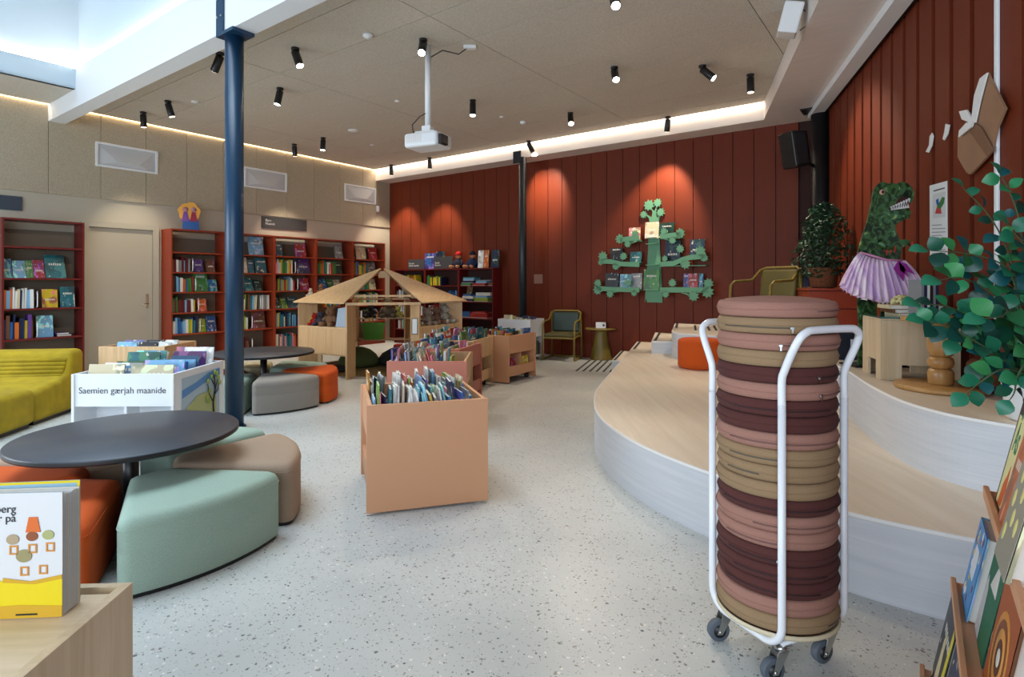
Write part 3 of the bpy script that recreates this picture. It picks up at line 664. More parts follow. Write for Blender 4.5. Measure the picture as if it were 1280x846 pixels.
# low dark red bookcase on the back wall
LBk = [1.24, .93, .61, .31, .08]
def wb_(px): return wx(px, 'B', .30)
ub = [wb_(493), wb_(531), wb_(573.2), wb_(616.5)]
for i, nm in enumerate(('left', 'middle', 'right')):
    bookcase(f'{nm} low dark red bookcase against the red back wall', FB, ub[i], ub[i+1]-.002, .27, 1.578, LBk, M['darkred'], 'low dark red bookcases', 'redback', 1.55, .035)
GB = 'books on the low dark red bookcases'
yb = -.30
def SB(u, s, a, b, pal, hm=.22, ind=True): spines(FB, wb_(a), wb_(b), LBk[s]+.001, yb+.02, f'on shelf {s+1} of the {["left", "middle", "right"][u]} low dark red bookcase', GB, pal, hm, indiv=ind)
SB(0, 0, 496, 519, ['green', 'brown', 'yellow', 'orange', 'cream']); SB(0, 1, 495, 504, ['grey', 'white']); SB(0, 2, 497, 528, ['cream', 'red', 'light blue', 'white'], ind=False)
SB(1, 0, 533, 551, ['green', 'white', 'teal', 'navy', 'grey', 'yellow']); SB(1, 1, 559, 571, ['blue', 'blue', 'light blue', 'navy']); SB(1, 2, 533, 549, ['red', 'light blue', 'red', 'navy', 'orange', 'white'])
SB(0, 3, 497, 528, ['pink', 'cream', 'green', 'white'], ind=False)
# board game boxes on the right unit
GG = 'board game boxes on the low dark red bookcase'
nb = 0
for s, rows_ in ((0, [[(575, 587, 'green', .05), (576, 590, 'navy', .045), (578, 591, 'light blue', .04), (578, 592, 'teal', .03)], [(590, 605, 'red', .045), (594, 607, 'light blue', .045), (596, 612, 'grey', .02)], [(609.5, 614.5, 'brown', .06)]]),
                 (1, [[(575, 590, 'navy', .05), (577, 590.5, 'white', .05), (578, 588, 'blue', .045)], [(591.5, 609, 'lime', .07), (593, 608, 'light blue', .045), (594, 612, 'white', .06)]]),
                 (2, [[(575, 586, 'blue', .12)], [(586.5, 608, 'red', .10), (588, 606, 'red', .03)]])):
    for st_ in rows_:
        z = LBk[s]+.002
        for k, (a_, b_, cn, h) in enumerate(st_):
            x0, x1 = wb_(a_), wb_(b_)
            g_ = thing('board_game', f'{cn} board game box, {ordn(k+1)} up in its stack {"left" if a_ < 589.5 else ("far right" if a_ > 609 else "right")} on the {["upper", "middle", "lower"][s]} shelf', 'game box', world(CL, RZB, (x0, yb+.02, z)), RZB, GG)
            mm = mat('box_'+cn.replace(' ', '_'), COL[cn], .45)
            bx('box_lid', mm, g_, 0, x1-x0, 0, .2, h*.15, h-.0015); bx('box_base', M['fascia'], g_, .003, x1-x0-.003, .003, .197, 0, h*.15)
            z += h; nb += 1
tag(inst(BK_ART, 'picture_book', None, world(CL, RZB, (wb_(582), yb+.03, LBk[1]+.05+.052+.047)), (R(-10), 0, RZB), (.12, .02, .16), lin(COL['brown'])), 'small brown book leaning on top of the games on the middle shelf', 'book')
# things on top of the low bookcases
for (a_, b_, h, tx, lab) in ((506, 526, .21, 'For små\nUnnah maanide', 'charcoal sign with white lettering on top of the left low dark red bookcase'), (538.5, 562, .25, 'Samisk\nSaemien', 'charcoal sign with white lettering on top of the middle low dark red bookcase')):
    x0, x1 = wb_(a_), wb_(b_); t = thing('shelf_sign', lab, 'sign', world(CL, RZB, (x0, yb+.09, 1.579)), RZB)
    bx('sign_board', M['sign'], t, 0, x1-x0, 0, .012, 0, h)
    text('lettering', tx, .048, M['inkwhite'], t, (.03, -.0012, .11), (R(90), 0, 0))
covers(FB, [(wb_(524.5), wb_(538), .33, 'blue', 'picture book with a pale figure standing on top'), (wb_(539), wb_(549), .36, 'navy', 'picture book standing behind the sign on top')], 1.581, yb+.14, 'of the low bookcases', GB, -3)
covers(FB, [(wb_(595), wb_(601.5), .34, 'white', 'picture book standing on top'), (wb_(602), wb_(608), .34, 'orange', 'picture book standing on top'), (wb_(611.5), wb_(621), .34, 'navy', 'picture book standing on top')], 1.581, yb+.05, 'of the right low bookcase', GB, -4)
def doll(px, hatc, bodyc, lab):
    q = world(CL, RZB, (wb_(px), yb+.10, 1.579)); t = thing('doll', lab, 'doll', q, RZB, 'dolls on the low bookcase')
    sk = mat('doll_skin', (176, 120, 84), .8)
    MB().lathe([(.03, 0), (.085, .01), (.10, .07), (.085, .15), (.05, .19)], 16).build('body', mat('doll_cloth%d' % bodyc[0], bodyc, .9), t)
    hd = MB().ball((0, 0, .245), .062, 16).ball((0, -.062, .24), .012, 8).ball((-.062, 0, .24), .014, 8).ball((.062, 0, .24), .014, 8).build('head', sk, t)
    MB().ball((-.022, -.057, .258), .008, 8).ball((.022, -.057, .258), .008, 8).build('eye', M['black'], hd)
    MB().lathe([(.066, .258), (.064, .29), (.045, .325), (.018, .345), (.0, .346)], 16).build('hat', mat('doll_hat%d' % hatc[0], hatc, .9), t)
    for s in (-1, 1):
        MB().tube([(s*.07, 0, .16), (s*.12, -.03, .10), (s*.11, -.08, .05)], .024, 8, r1=.018).build('arm', mat('doll_cloth%d' % bodyc[0], bodyc, .9), t)
        MB().tube([(s*.05, -.02, .03), (s*.08, -.12, .03), (s*.09, -.17, .04)], .03, 8, r1=.028).build('leg', sk, t)
doll(569, (190, 20, 24), (28, 30, 52), 'seated doll with a red hat on top of the dark red bookcase')
doll(586.5, (30, 24, 40), (24, 34, 72), 'seated doll with a dark hat on top of the dark red bookcase')
# ================================================================== BINS
def wheel_caster(t, x, y, m='black', r=.028):
    c = MB().cyl((x-.018, y, r), (x+.018, y, r), r, n=16).build('caster', M[m], t); MB().box(x-.024, x+.024, y-.015, y+.015, r, .075).build('fork', M[m], c)
def bin_unit(label, loc, rz, me, ms, w=.70, l=.70, h=.615, group='book browser bins', endm=None, endh=None, inner=None):
    t = thing('book_bin', label, 'book bin', loc, rz, group); th = .02
    for y in (0, l-th): MB().box(0, w, y, y+th, .012 if endh is None else endh, h).build('end_panel', endm if (endm and y == 0) else me, t, bevel=.0025)
    hu = h-.235
    for x in (0.012, w-th-.012):
        bx('upper_side_panel', ms, t, x, x+th, th, l-th, hu, h-.001); bx('lower_side_panel', ms, t, x, x+th, th, l-th, .09, .215)
        bx('divider', ms, t, x+(th if x < .1 else -.15), x+(th+.15 if x < .1 else 0), l/2-.009, l/2+.009, .11, hu)
    bx('tray_floor', ms, t, .032, w-.032, th, l-th, hu, hu+.018)
    bx('bottom_shelf', ms, t, .032, w-.032, th, l-th, .09, .108)
    bx('core_panel', ms, t, w/2-.14, w/2+.14, th, l-th, .108, hu)
    for f in (.34, .67): bx('tray_divider', ms, t, .034, w-.034, l*f-.006, l*f+.006, hu+.018, h-.10)
    for x in (.1, w-.1):
        for y in (.09, l-.09): wheel_caster(t, x, y)
    return t
def rows_books(fr, rows_, where, group, z, sz=(.19, .26, .27), split=True, pal=None, thick=(.009, .018), step=(.022, .036)):
    n = 0
    for ri, (y0, xs, xe, lean) in enumerate(rows_):
        x = xs; k = 0; ln = lean
        while x < xe-.02:
            k += 1; n += 1; cn = random.choice(pal or ['white', 'light blue', 'white', 'teal', 'grey', 'light blue', 'blue', 'white', 'cream', 'red', 'white', 'pink', 'navy', 'light blue', 'cream', 'orange', 'lime'])
            if random.random() < .2: ln = lean+random.uniform(-.22, .22)
            t_ = random.uniform(*thick); h = random.uniform(sz[1]*.82, sz[2]*1.06); wd = random.uniform(.15, sz[0])
            ll = max(-.45, min(.45, ln+random.uniform(-.03, .03)))
            if x+abs(h*math.sin(ll))*(1 if ll > 0 else 0) > xe: ll = -abs(ll)*.3
            if x-abs(h*math.sin(ll))*(1 if ll < 0 else 0) < xs: ll = abs(ll)*.2
            if x > xe-.09 or x < xs+.05: ll = random.uniform(-.03, .03)
            yaw = R(90)+random.uniform(-.10, .10)
            book('picture_book', cn, fr, (x, y0+random.uniform(0, .015), z), (wd, t_, h), (-ll, 0, yaw), f'{cn} picture book, {ordn(k)} from the left {where[ri]}', group, art=True, split=split)
            x += random.uniform(*step)+t_
    return n
yw1 = math.atan2(.207, .669)
S, PK, OK_ = M['salmon'], M['pinkpanel'], M['oak']
B1 = ((-.81, 3.185, 0), yw1)
bin_unit('salmon book bin standing nearest, full of picture books', *B1, S, S)
rw = lambda nm, k: [f'in the {r_} row of the {nm} bin' for r_ in ('front', 'middle', 'back')[:k]]
rows_books(B1, [(.03, .05, .645, .03), (.25, .05, .64, -.05), (.48, .05, .62, .12)], rw('nearest salmon', 3), 'picture books in the nearest salmon bin', .40, step=(.006, .013), sz=(.21, .27, .31))
B2 = ((-1.09, 4.98, 0), 0)
bin_unit('oak book bin with a brick pink end, right behind the nearest bin', *B2, OK_, OK_, endm=PK)
rows_books(B2, [(.03, .05, .60, .25), (.25, .04, .50, .18), (.48, .04, .46, .1)], rw('oak and pink', 3), 'picture books in the oak and pink bin', .40, split=False, step=(.008, .016), sz=(.20, .27, .31))
B3 = ((-1.21, 6.05, 0), math.atan2(-.282, .96))
bin_unit('brick pink book bin between two oak bins', *B3, PK, PK)
rows_books(B3, [(.03, .06, .66, -.25), (.25, .06, .66, .3), (.48, .06, .66, .1)], rw('brick pink', 3), 'picture books in the brick pink bin', .40, split=False, step=(.026, .04))
B4 = ((-1.12, 6.91, 0), math.atan2(-.30, .95))
bin_unit('second oak book bin, next to the farthest salmon bin', *B4, OK_, OK_)
rows_books(B4, [(.03, .06, .66, .15), (.26, .06, .66, -.2), (.48, .06, .66, .15)], rw('second oak', 3), 'picture books in the second oak bin', .42, split=False, step=(.03, .05), sz=(.2, .28, .31), pal=['yellow', 'red', 'orange', 'green', 'white', 'blue', 'teal', 'pink', 'light blue'])
B5 = ((-.633, 7.69, 0), math.atan2(-.532, .847))
bin_unit('farthest salmon book bin with two side compartments facing the room', *B5, S, S)
rows_books(B5, [(.03, .06, .66, .15), (.26, .06, .66, -.2), (.48, .06, .66, .15)], rw('farthest salmon', 3), 'picture books in the farthest salmon bin', .40, split=False, step=(.03, .05), pal=['teal', 'red', 'orange', 'green', 'white', 'blue', 'dark green', 'light blue', 'yellow'])
c5, r5 = B5
for y_, cn in ((.10, 'red'), (.44, 'yellow')):
    o = inst(BK_ART, 'picture_book', None, world(c5, r5, (.66, y_, .112)), (R(-14), 0, r5+R(90)), (.17, .02, .20), lin(COL[cn])); tag(o, f'{cn} picture book in the side compartment of the farthest salmon bin', 'book')
c4, r4 = B4
tag(inst(BK_ART, 'picture_book', None, world(c4, r4, (.66, .30, .112)), (R(-20), 0, r4+R(90)), (.16, .02, .18), lin(COL['white'])), 'white picture book in the side compartment of the second oak bin', 'book')
# white bin with lettering: its compartments face the camera
g0 = ((-3.19*.0-2.445, 4.14, 0), R(90))
WBp = ((-2.44, 4.13, 0), R(91))
t = bin_unit('white book bin with black lettering and a painted tree on its end', *WBp, M['white'], M['white'], w=.74, l=.73, h=.64, group=None)
text('lettering', 'Saemien gærjah maanide', .0635, M['ink'], t, (.0110, .685, .50), (R(90), 0, R(-90)))
art = MB().box(.10, .66, -.004, -.0005, .20, .59).build('painted_picture', mat('picture_sky', (170, 192, 206), .6), t)
def pic(pts, rgb, name): MB().upright(pts, -.0075, -.0045).build(name, mat('paint_%d_%d' % (rgb[0], rgb[1]), rgb, .7), art)
pic([(.10, .50), (.30, .53), (.48, .575), (.66, .585), (.66, .53), (.4, .50), (.10, .44)], (88, 138, 190), 'blue_sky')
MB().upright([(.10, .33), (.30, .42), (.45, .43), (.60, .36), (.60, .20), (.10, .20)], -.0095, -.0078).build('hill', mat('paint_hill', (172, 178, 120), .7), art)
MB().upright([(.10, .27), (.30, .30), (.42, .27), (.60, .24), (.60, .201), (.10, .201)], -.0115, -.0098).build('field', mat('paint_field', (210, 190, 96), .7), art)
tr = MB().tube([(.55, -.013, .21), (.54, -.013, .32), (.57, -.013, .42), (.56, -.013, .55)], .009, 6, r1=.005)
for q in ([(.54, -.013, .33), (.48, -.013, .40), (.45, -.013, .50)], [(.57, -.013, .42), (.61, -.013, .50)], [(.555, -.013, .38), (.62, -.013, .42), (.63, -.013, .47)], [(.56, -.013, .46), (.51, -.013, .52)]): tr.tube(q, .006, 6, r1=.003)
tr.build('tree', mat('paint_tree', (40, 40, 36), .7), art)
lf = MB()
for q in ((.45, .51), (.48, .43), (.51, .535), (.56, .565), (.62, .51), (.60, .55), (.64, .47), (.44, .38), (.46, .35)): lf.cyl((q[0], -.019, q[1]), (q[0], -.0165, q[1]), .020, n=8)
lf.build('leaves', mat('paint_leaf', (150, 168, 70), .7), art)
WF = ((-3.19, 4.15, 0), R(1))      # covers face the camera
k = 0
for r_, (y_, xs, pal) in enumerate(((.05, [(.06, .32, 'cream'), (.37, .68, 'cream')], 0), (.16, [(.07, .36, 'light blue'), (.40, .70, 'light blue')], 0), (.24, [(.05, .34, 'white'), (.40, .68, 'blue')], 0), (.33, [(.08, .36, 'green'), (.41, .69, 'light blue')], 0),
        (.42, [(.10, .36, 'teal'), (.45, .67, 'blue')], 0), (.50, [(.12, .36, 'light blue'), (.42, .68, 'purple')], 0), (.59, [(.08, .30, 'white'), (.46, .70, 'white')], 0), (.65, [(.10, .3, 'cream'), (.36, .62, 'pink')], 0))):
    for j, (a_, b_, cn) in enumerate(xs):
        k += 1; h = random.uniform(.25, .31)+(.03 if r_ > 3 else -.01)
        book('picture_book', cn, WF, (a_, y_, .428), (b_-a_, .012, h), (R(-9), 0, random.uniform(-.03, .03)), f'{cn} picture book, {ordn(r_+1)} row back on the {"left" if j == 0 else "right"} side of the white bin', 'picture books in the white bin', art=True)
# oak bin by the door
OBp = ((-4.26, 5.90, 0), R(0))
bin_unit('oak book bin with low books in front of the door', *OBp, OK_, OK_, w=.68, l=.6, h=.64)
for i_, (a_, b_, cn) in enumerate(((.08, .29, 'light blue'), (.31, .50, 'black'), (.52, .65, 'white'))):
    book('picture_book', cn, OBp, (a_, .10, .47), (b_-a_, .014, .215), (R(-20), 0, 0), f'{cn} picture book in the oak bin by the door', 'picture books in the oak bin by the door', art=True)
    book('picture_book', cn, OBp, (a_+.01, .2, .47), (b_-a_, .014, .225), (R(-20), 0, 0), f'{cn} picture book, second row of the oak bin by the door', 'picture books in the oak bin by the door', art=True)
# white cart near the column
p = G(684, 444.5); CT = ((-.24, 9.65, 0), R(-30))
t = thing('book_cart', 'white book cart on castors beside the dark green armchair', 'book cart', CT[0], CT[1])
MB().box(0, .62, 0, .02, .07, .69).box(0, .62, .48, .50, .07, .69).build('side_panel', M['white'], t, bevel=.003)
bx('end_panel', M['white'], t, 0, .02, .02, .48, .07, .69); bx('upper_end_panel', M['white'], t, .60, .62, .02, .48, .40, .69); bx('tray_floor', M['white'], t, .02, .60, .02, .48, .40, .42); bx('bottom_shelf', M['white'], t, .02, .62, .02, .48, .07, .09)
bx('inner_panel', mat('cart_inside', (60, 62, 66), .6), t, .30, .31, .02, .48, .09, .40)
for x_ in (.05, .57):
    for y_ in (.05, .45):
        c_ = MB().cyl((x_-.015, y_, .035), (x_+.015, y_, .035), .035, n=18).build('caster', M['white'], t); MB().cyl((x_-.017, y_, .035), (x_+.017, y_, .035), .014, n=12).build('hub', M['rubber'], c_)
for i_, (a_, b_, y_, h_, cn) in enumerate(((.03, .20, .10, .38, 'cream'), (.04, .22, .16, .36, 'yellow'), (.05, .22, .30, .33, 'white'), (.36, .56, .16, .37, 'navy'), (.34, .54, .30, .34, 'blue'), (.38, .56, .08, .31, 'yellow'))):
    book('picture_book', cn, CT, (a_, y_, .422), (b_-a_, .014, h_*.88), (R(-10), 0, 0), f'{cn} picture book in the white cart, {ordn(i_+1)} one', 'picture books in the white cart', art=True)
spines((world(CT[0], CT[1], (.62, .05, 0)), CT[1]+R(90)), 0, .38, .092, .02, 'in the lower compartment of the white cart', 'books low in the white cart', ['white', 'purple', 'green', 'orange', 'grey'], .24, thick=(.01, .02))
# joined far spines
if STUFF:
    mats_ = []; mb = MB()
    for fr, x, t_, y, z, d, h, cn in STUFF:
        mm = mat('spine_'+cn.replace(' ', '_'), COL[cn], .5)
        if mm not in mats_: mats_.append(mm)
        mb.T = Matrix.Translation(Vector(fr[0])) @ Matrix.Rotation(fr[1], 4, 'Z'); mb.box(x, x+t_, y, y+d, z, z+h, mats_.index(mm))
    o = mb.build('shelf_books', mats_); tag(o, 'distant rows of book spines seen through the wooden playhouse', 'books', kind='stuff')
# ================================================================== PLAYHOUSE
HC = (-2.01, 8.89, 0); RH = 1.27
t = thing('playhouse', 'octagonal oak playhouse with a pitched roof and shelves for soft toys', 'playhouse', HC)
ang = [R(-99.1+45*k) for k in range(8)]           # 0-1 front opening, 1-2 right front ... 7-0 left front
def hv(k, r): a = ang[k % 8]; return (r*math.cos(a), r*math.sin(a))
for k in range(8):
    a = ang[k]; MB().box(1.0, RH, -.012, .012, 0, 1.0).build('post_panel', OK_, t, rz=a, bevel=.002)
for k in range(1, 8):
    for z in (.31, .675):
        MB().prism([hv(k, RH), hv(k+1, RH), hv(k+1, 1.0), hv(k, 1.0)], z, z+.018).build('shelf_board', M['oakx'], t)
def side_panel(k, z0, z1, r=RH, th=.018, nm='wall_panel'):
    a, b = Vector(hv(k, r)), Vector(hv(k+1, r)); a2, b2 = Vector(hv(k, r-th)), Vector(hv(k+1, r-th))
    MB().prism([a, b, b2, a2], z0, z1).build(nm, OK_, t)
for k in (1, 2, 6, 7): side_panel(k, .31, .675)
for k in (2, 6): side_panel(k, .693, 1.0)
side_panel(0, .995, 1.03, 1.30, .05, 'lintel'); side_panel(4, .995, 1.03, 1.27, .04, 'lintel')
side_panel(0, 1.10, 1.125, 1.02, .03, 'roof_rail')
for k in (1, 2, 3, 5, 6, 7):
    a, b = hv(k, 1.34), hv(k+1, 1.34); c_, d_ = hv(k, .05), hv(k+1, .05)
    z0, z1 = 1.015, 1.50; th = .018
    vs = [(*a, z0), (*b, z0), (*d_, z1), (*c_, z1), (*a, z0+th), (*b, z0+th), (*d_, z1+th), (*c_, z1+th)]
    MB().add(vs, [(3, 2, 1, 0), (4, 5, 6, 7), (0, 1, 5, 4), (1, 2, 6, 5), (2, 3, 7, 6), (3, 0, 4, 7)]).build('roof_panel', M['oaky'], t)
MB().prism([hv(k, .10) for k in range(8)], 1.43, 1.475).build('roof_hub', M['oakx'], t)
for k in (0,): side_panel(0, 1.37, 1.45, .16, .02, 'hub_plate')
ff = bx('notice_frame', M['black'], t, .58, .66, -1.19, -1.182, .60, .82); ff.location = (.08, .01, 0)
bx('notice_sheet', M['inkwhite'], ff, .588, .652, -1.192, -1.1905, .61, .81)
tag(MB().prism([(1.0*math.cos(a)*(1+.03*math.sin(3*a)), 1.0*math.sin(a)*(1+.03*math.cos(2*a))) for a in [i*math.pi/20 for i in range(40)]], .0005, .012).build('rug', M['rug'], loc=(HC[0], HC[1]-.02, 0)), 'round ochre mottled rug on the floor of the playhouse', 'rug')
def blobm(name, x, y, rx, ry, h, m, label, cat, rz=0):
    mb = MB().lathe([(.0, .0), (.8, .0), (.98, .12), (1, .3), (.86, .6), (.55, .85), (.2, .98), (.0, 1)], 24)
    mb.v = [(v[0]*rx*(1+.05*math.sin(5*v[1]+2)), v[1]*ry, v[2]*h) for v in mb.v]
    return tag(mb.build(name, m, loc=(x, y, .013), rz=rz), label, cat)
blobm('bean_bag', HC[0]-.35, HC[1]-.05, .30, .28, .30, M['beangreen'], 'green bean bag inside the playhouse, left of the opening', 'bean bag')
blobm('bean_bag', HC[0]+.35, HC[1]+.1, .42, .33, .30, M['beanblack'], 'large black bean bag inside the playhouse', 'bean bag')
blobm('soft_toy', HC[0]-.52, HC[1]-.62, .16, .12, .10, M['beanblack'], 'small dark soft toy lying under the left box of the playhouse', 'soft toy')
def hworld(k, f, r, z):                           # a place on the playhouse shelf of side k
    a, b = Vector(hv(k, r)), Vector(hv(k+1, r)); q = a.lerp(b, f); return (HC[0]+q.x, HC[1]+q.y, z)
def plush(loc, s, c, label, rz=0, ears='round', hat=None):
    t = thing('soft_toy', label, 'soft toy', loc, rz, 'soft toys'); cc = lin(c)
    def pt(nm, mb): o = mb.build(nm, M['plush'], t); o.color = (*cc, 1); return o
    pt('body', MB().ball((0, 0, .075*s), .075*s, 14, (1, .9, 1))); hd = pt('head', MB().ball((0, -.01*s, .185*s), .058*s, 14).ball((0, -.06*s, .175*s), .026*s, 10))
    for q in (-1, 1):
        e = MB().ball((q*.045*s, 0, .235*s), .02*s, 8) if ears == 'round' else MB().tube([(q*.03*s, 0, .23*s), (q*.04*s, 0, .30*s)], .014*s, 8)
        e = e.build('ear', M['plush'], hd); e.color = (*cc, 1)
        pt('arm', MB().tube([(q*.06*s, 0, .12*s), (q*.10*s, -.04*s, .07*s)], .026*s, 8, r1=.022*s)); pt('leg', MB().tube([(q*.045*s, -.03*s, .03*s), (q*.08*s, -.12*s, .028*s)], .03*s, 8, r1=.03*s))
    MB().ball((-.02*s, -.058*s, .205*s), .006*s, 6).ball((.02*s, -.058*s, .205*s), .006*s, 6).build('eye', M['black'], hd)
    if hat: MB().lathe([(.05*s, .22*s), (.045*s, .25*s), (.01*s, .28*s)], 12).build('hat', mat('toy_hat', hat, .9), t)
zs = .694
plush(hworld(7, .32, 1.14, zs), .8, (60, 60, 70), 'dark soft toy on the left playhouse shelf beside the red one', R(-20))
plush(hworld(7, .20, 1.15, zs), .7, (170, 26, 24), 'small red soft toy on the left playhouse shelf', R(-30))
plush(hworld(7, .10, 1.12, zs), .55, (200, 180, 60), 'tiny yellow soft toy at the left end of the playhouse shelf', R(-30))
plush(hworld(7, .54, 1.12, zs), 1.1, (128, 92, 62), 'brown teddy bear seated in the middle of the left playhouse shelf', R(-25))
tag(MB().tube([(-.08, 0, .0), (-.07, 0, .24), (.07, 0, .25), (.08, 0, 0)], .006, 6).add([(-.10, -.05, 0), (.10, -.05, 0), (.10, .05, 0), (-.10, .05, 0), (-.085, -.02, .25), (.085, -.02, .27), (.085, .02, .27), (-.085, .02, .25)], [(3, 2, 1, 0), (4, 5, 6, 7), (0, 1, 5, 4), (1, 2, 6, 5), (2, 3, 7, 6), (3, 0, 4, 7)])
    .build('cloth_bag', mat('pale_blue_cloth', (176, 192, 206), .8, bump=.6, bscale=20), loc=hworld(7, .84, 1.13, zs), rz=R(-30)), 'pale blue cloth bag at the right end of the left playhouse shelf', 'bag')
plush(hworld(1, .30, 1.13, zs), 1.0, (150, 136, 120), 'grey brown soft toy on the right playhouse shelf', R(60))
plush(hworld(1, .52, 1.13, zs), 1.1, (120, 90, 70), 'brown soft toy with a red hat on the right playhouse shelf', R(60), hat=(150, 20, 24))
plush(hworld(1, .74, 1.13, zs), 1.15, (170, 164, 150), 'pale long-eared soft toy on the right playhouse shelf', R(60), ears='long')
plush(hworld(4, .72, 1.12, zs), 1.0, (52, 48, 46), 'dark soft toy on the back playhouse shelf', R(10))
plush(hworld(4, .38, 1.12, zs), 1.3, (118, 104, 84), 'big brown soft toy on the back playhouse shelf', R(10))
plush(hworld(4, .18, 1.12, zs), .8, (190, 180, 90), 'small yellow and grey soft toy on the back playhouse shelf', R(10))
q = hworld(4, .66, 1.13, .329); t = thing('storage_box', 'lime green plastic storage box on the low back shelf of the playhouse', 'storage box', q, R(13))
MB().add([(-.16, -.11, 0), (.16, -.11, 0), (.16, .11, 0), (-.16, .11, 0), (-.19, -.13, .27), (.19, -.13, .27), (.19, .13, .27), (-.19, .13, .27)], [(3, 2, 1, 0), (0, 1, 5, 4), (1, 2, 6, 5), (2, 3, 7, 6), (3, 0, 4, 7), (4, 5, 6, 7)]).build('tub', M['plastic_green'], t, bevel=.006)
MB().box(-.20, .20, -.14, .14, .262, .28).build('rim', M['plastic_green'], t, bevel=.004)
for k in range(8): bx('rib', M['plastic_green'], t, -.15+.04*k, -.144+.04*k, -.133, -.11, .03, .25)
q = (HC[0]+.13, HC[1]+.85, .013); tag(MB().box(-.12, .14, -.1, .1, 0, .24).build('storage_box', M['plastic_red'], loc=q, bevel=.02), 'red plastic box on the floor at the back of the playhouse', 'storage box')
plush((HC[0]-1.13, HC[1]+.05, 1.085), .5, (190, 178, 160), 'soft toy lying on the left roof slope of the playhouse', R(-40))
plush((HC[0]-.98, HC[1]+.1, 1.14), .55, (128, 84, 50), 'brown soft toy lying on the playhouse roof', R(-60))
# ================================================================== TABLES AND STOOLS
def rtable(label, x, y, r, z):
    t = thing('round_table', label, 'table', (x, y, 0), 0, 'low round black tables')
    MB().lathe([(r-.004, z-.028), (r, z-.024), (r, z-.004), (r-.004, z)], 72).build('tabletop', M['blacktop'], t)
    MB().lathe([(r+.0005, z-.025), (r+.0008, z-.02), (r+.0008, z-.008), (r+.0005, z-.005)], 72).build('edge_band', M['black'], t)
    MB().cyl((0, 0, .015), (0, 0, z-.03), .036, n=24).build('post', M['black'], t)
    MB().lathe([(.22, .0), (.22, .008), (.05, .016), (.04, .03)], 40).build('foot', M['black'], t)
TA = (-2.03, 3.05); TB = (-2.74, 6.32)
rtable('low round black table in the foreground with petal stools around it', *TA, .52, .505)
rtable('low round black table behind the blue column', *TB, .53, .54)
def petal(h0, r0, r1, half, n=10):
    pts = []
    def arc(cx, cy, r, a0, a1, m): return [(cx+r*math.cos(a0+(a1-a0)*i/m), cy+r*math.sin(a0+(a1-a0)*i/m)) for i in range(m+1)]
    c = .05; d = math.asin(c/(r1-c)); cx0 = r1-c
    g = half-d-.03
    pts += arc(0, 0, r1, -g, g, n)
    ce_ = (cx0*math.cos(half-d-.03), cx0*math.sin(half-d-.03)); pts += arc(ce_[0], ce_[1], c, half-d-.03, half+R(90), 5)[1:]
    cin = .035; ri = r0+cin; dd_ = math.asin(cin/ri)+.02; q = (ri*math.cos(half-dd_-.03), ri*math.sin(half-dd_-.03)); pts += arc(q[0], q[1], cin, half+R(90), half+R(180)-.2, 4)
    m_ = len(pts)
    low = [(p_[0], -p_[1]) for p_ in pts[::-1] if p_[1] > 1e-6]
    up_ = [p_ for p_ in pts if p_[1] > 0]
    return up_+[(p_[0], -p_[1]) for p_ in up_[::-1]]
def stool(name, label, x, y, az, m, r1=.785, h=.335):
    t = thing(name, label, 'stool', (x, y, 0), az, 'petal-shaped stools around the black tables')
    pl_ = petal(h, .20, r1, R(28.5))
    cx_ = sum(p_[0] for p_ in pl_)/len(pl_)
    def off(k): return [(cx_+(p_[0]-cx_)*k, p_[1]*k) for p_ in pl_]
    n = len(pl_); vs = []; fs = []; prof = [(1, .02), (1, .185), (.996, .189), (1, .193), (1, h-.06), (.992, h-.035), (.965, h-.016), (.91, h-.004), (.8, h), (.4, h+.002)]
    for k, z in prof: vs += [(p_[0], p_[1], z) for p_ in off(k)]
    for i in range(len(prof)-1):
        for j in range(n): fs.append((i*n+j, i*n+(j+1) % n, (i+1)*n+(j+1) % n, (i+1)*n+j))
    fs.append([(len(prof)-1)*n+j for j in range(n)])
    fs = [f[::-1] for f in fs]
    body = MB().add(vs, fs, 0, True).build('upholstery', m, t)
    bm = bmesh.new(); bm.from_mesh(body.data); bmesh.ops.recalc_face_normals(bm, faces=bm.faces); bm.to_mesh(body.data); bm.free()
    MB().prism([(p_[0], p_[1]) for p_ in off(.97)], 0, .02).build('base', M['black'], t)
    MB().tube([(p_[0], p_[1], h-.050) for p_ in off(1.002)], .0022, 5, closed=True).build('seam', m, t)
for az, m, lab in ((-33, 'mint', 'mint green petal stool at the foreground table'), (27, 'taupe', 'taupe petal stool behind the mint one at the foreground table'), (87, 'mint', 'mint petal stool on the far side of the foreground table'),
                   (147, 'taupe', 'taupe petal stool at the far left of the foreground table'), (207, 'orange', 'orange petal stool at the left of the foreground table'), (267, 'orange', 'orange petal stool nearest the open book at the foreground table')):
    stool('petal_stool', lab, *TA, R(az), M[m], r1=.85)
for az, m, lab in ((-48, 'grey', 'grey petal stool at the table behind the column'), (12, 'orange', 'orange petal stool right of the grey one at the far table'), (72, 'mint', 'mint petal stool on the far side of the table behind the column'),
                   (132, 'cream', 'cream petal stool behind the blue column'), (192, 'orange', 'orange petal stool left of the post of the far table'), (252, 'mint', 'mint petal stool just right of the blue column')):
    stool('petal_stool', lab, *TB, R(az), M[m])
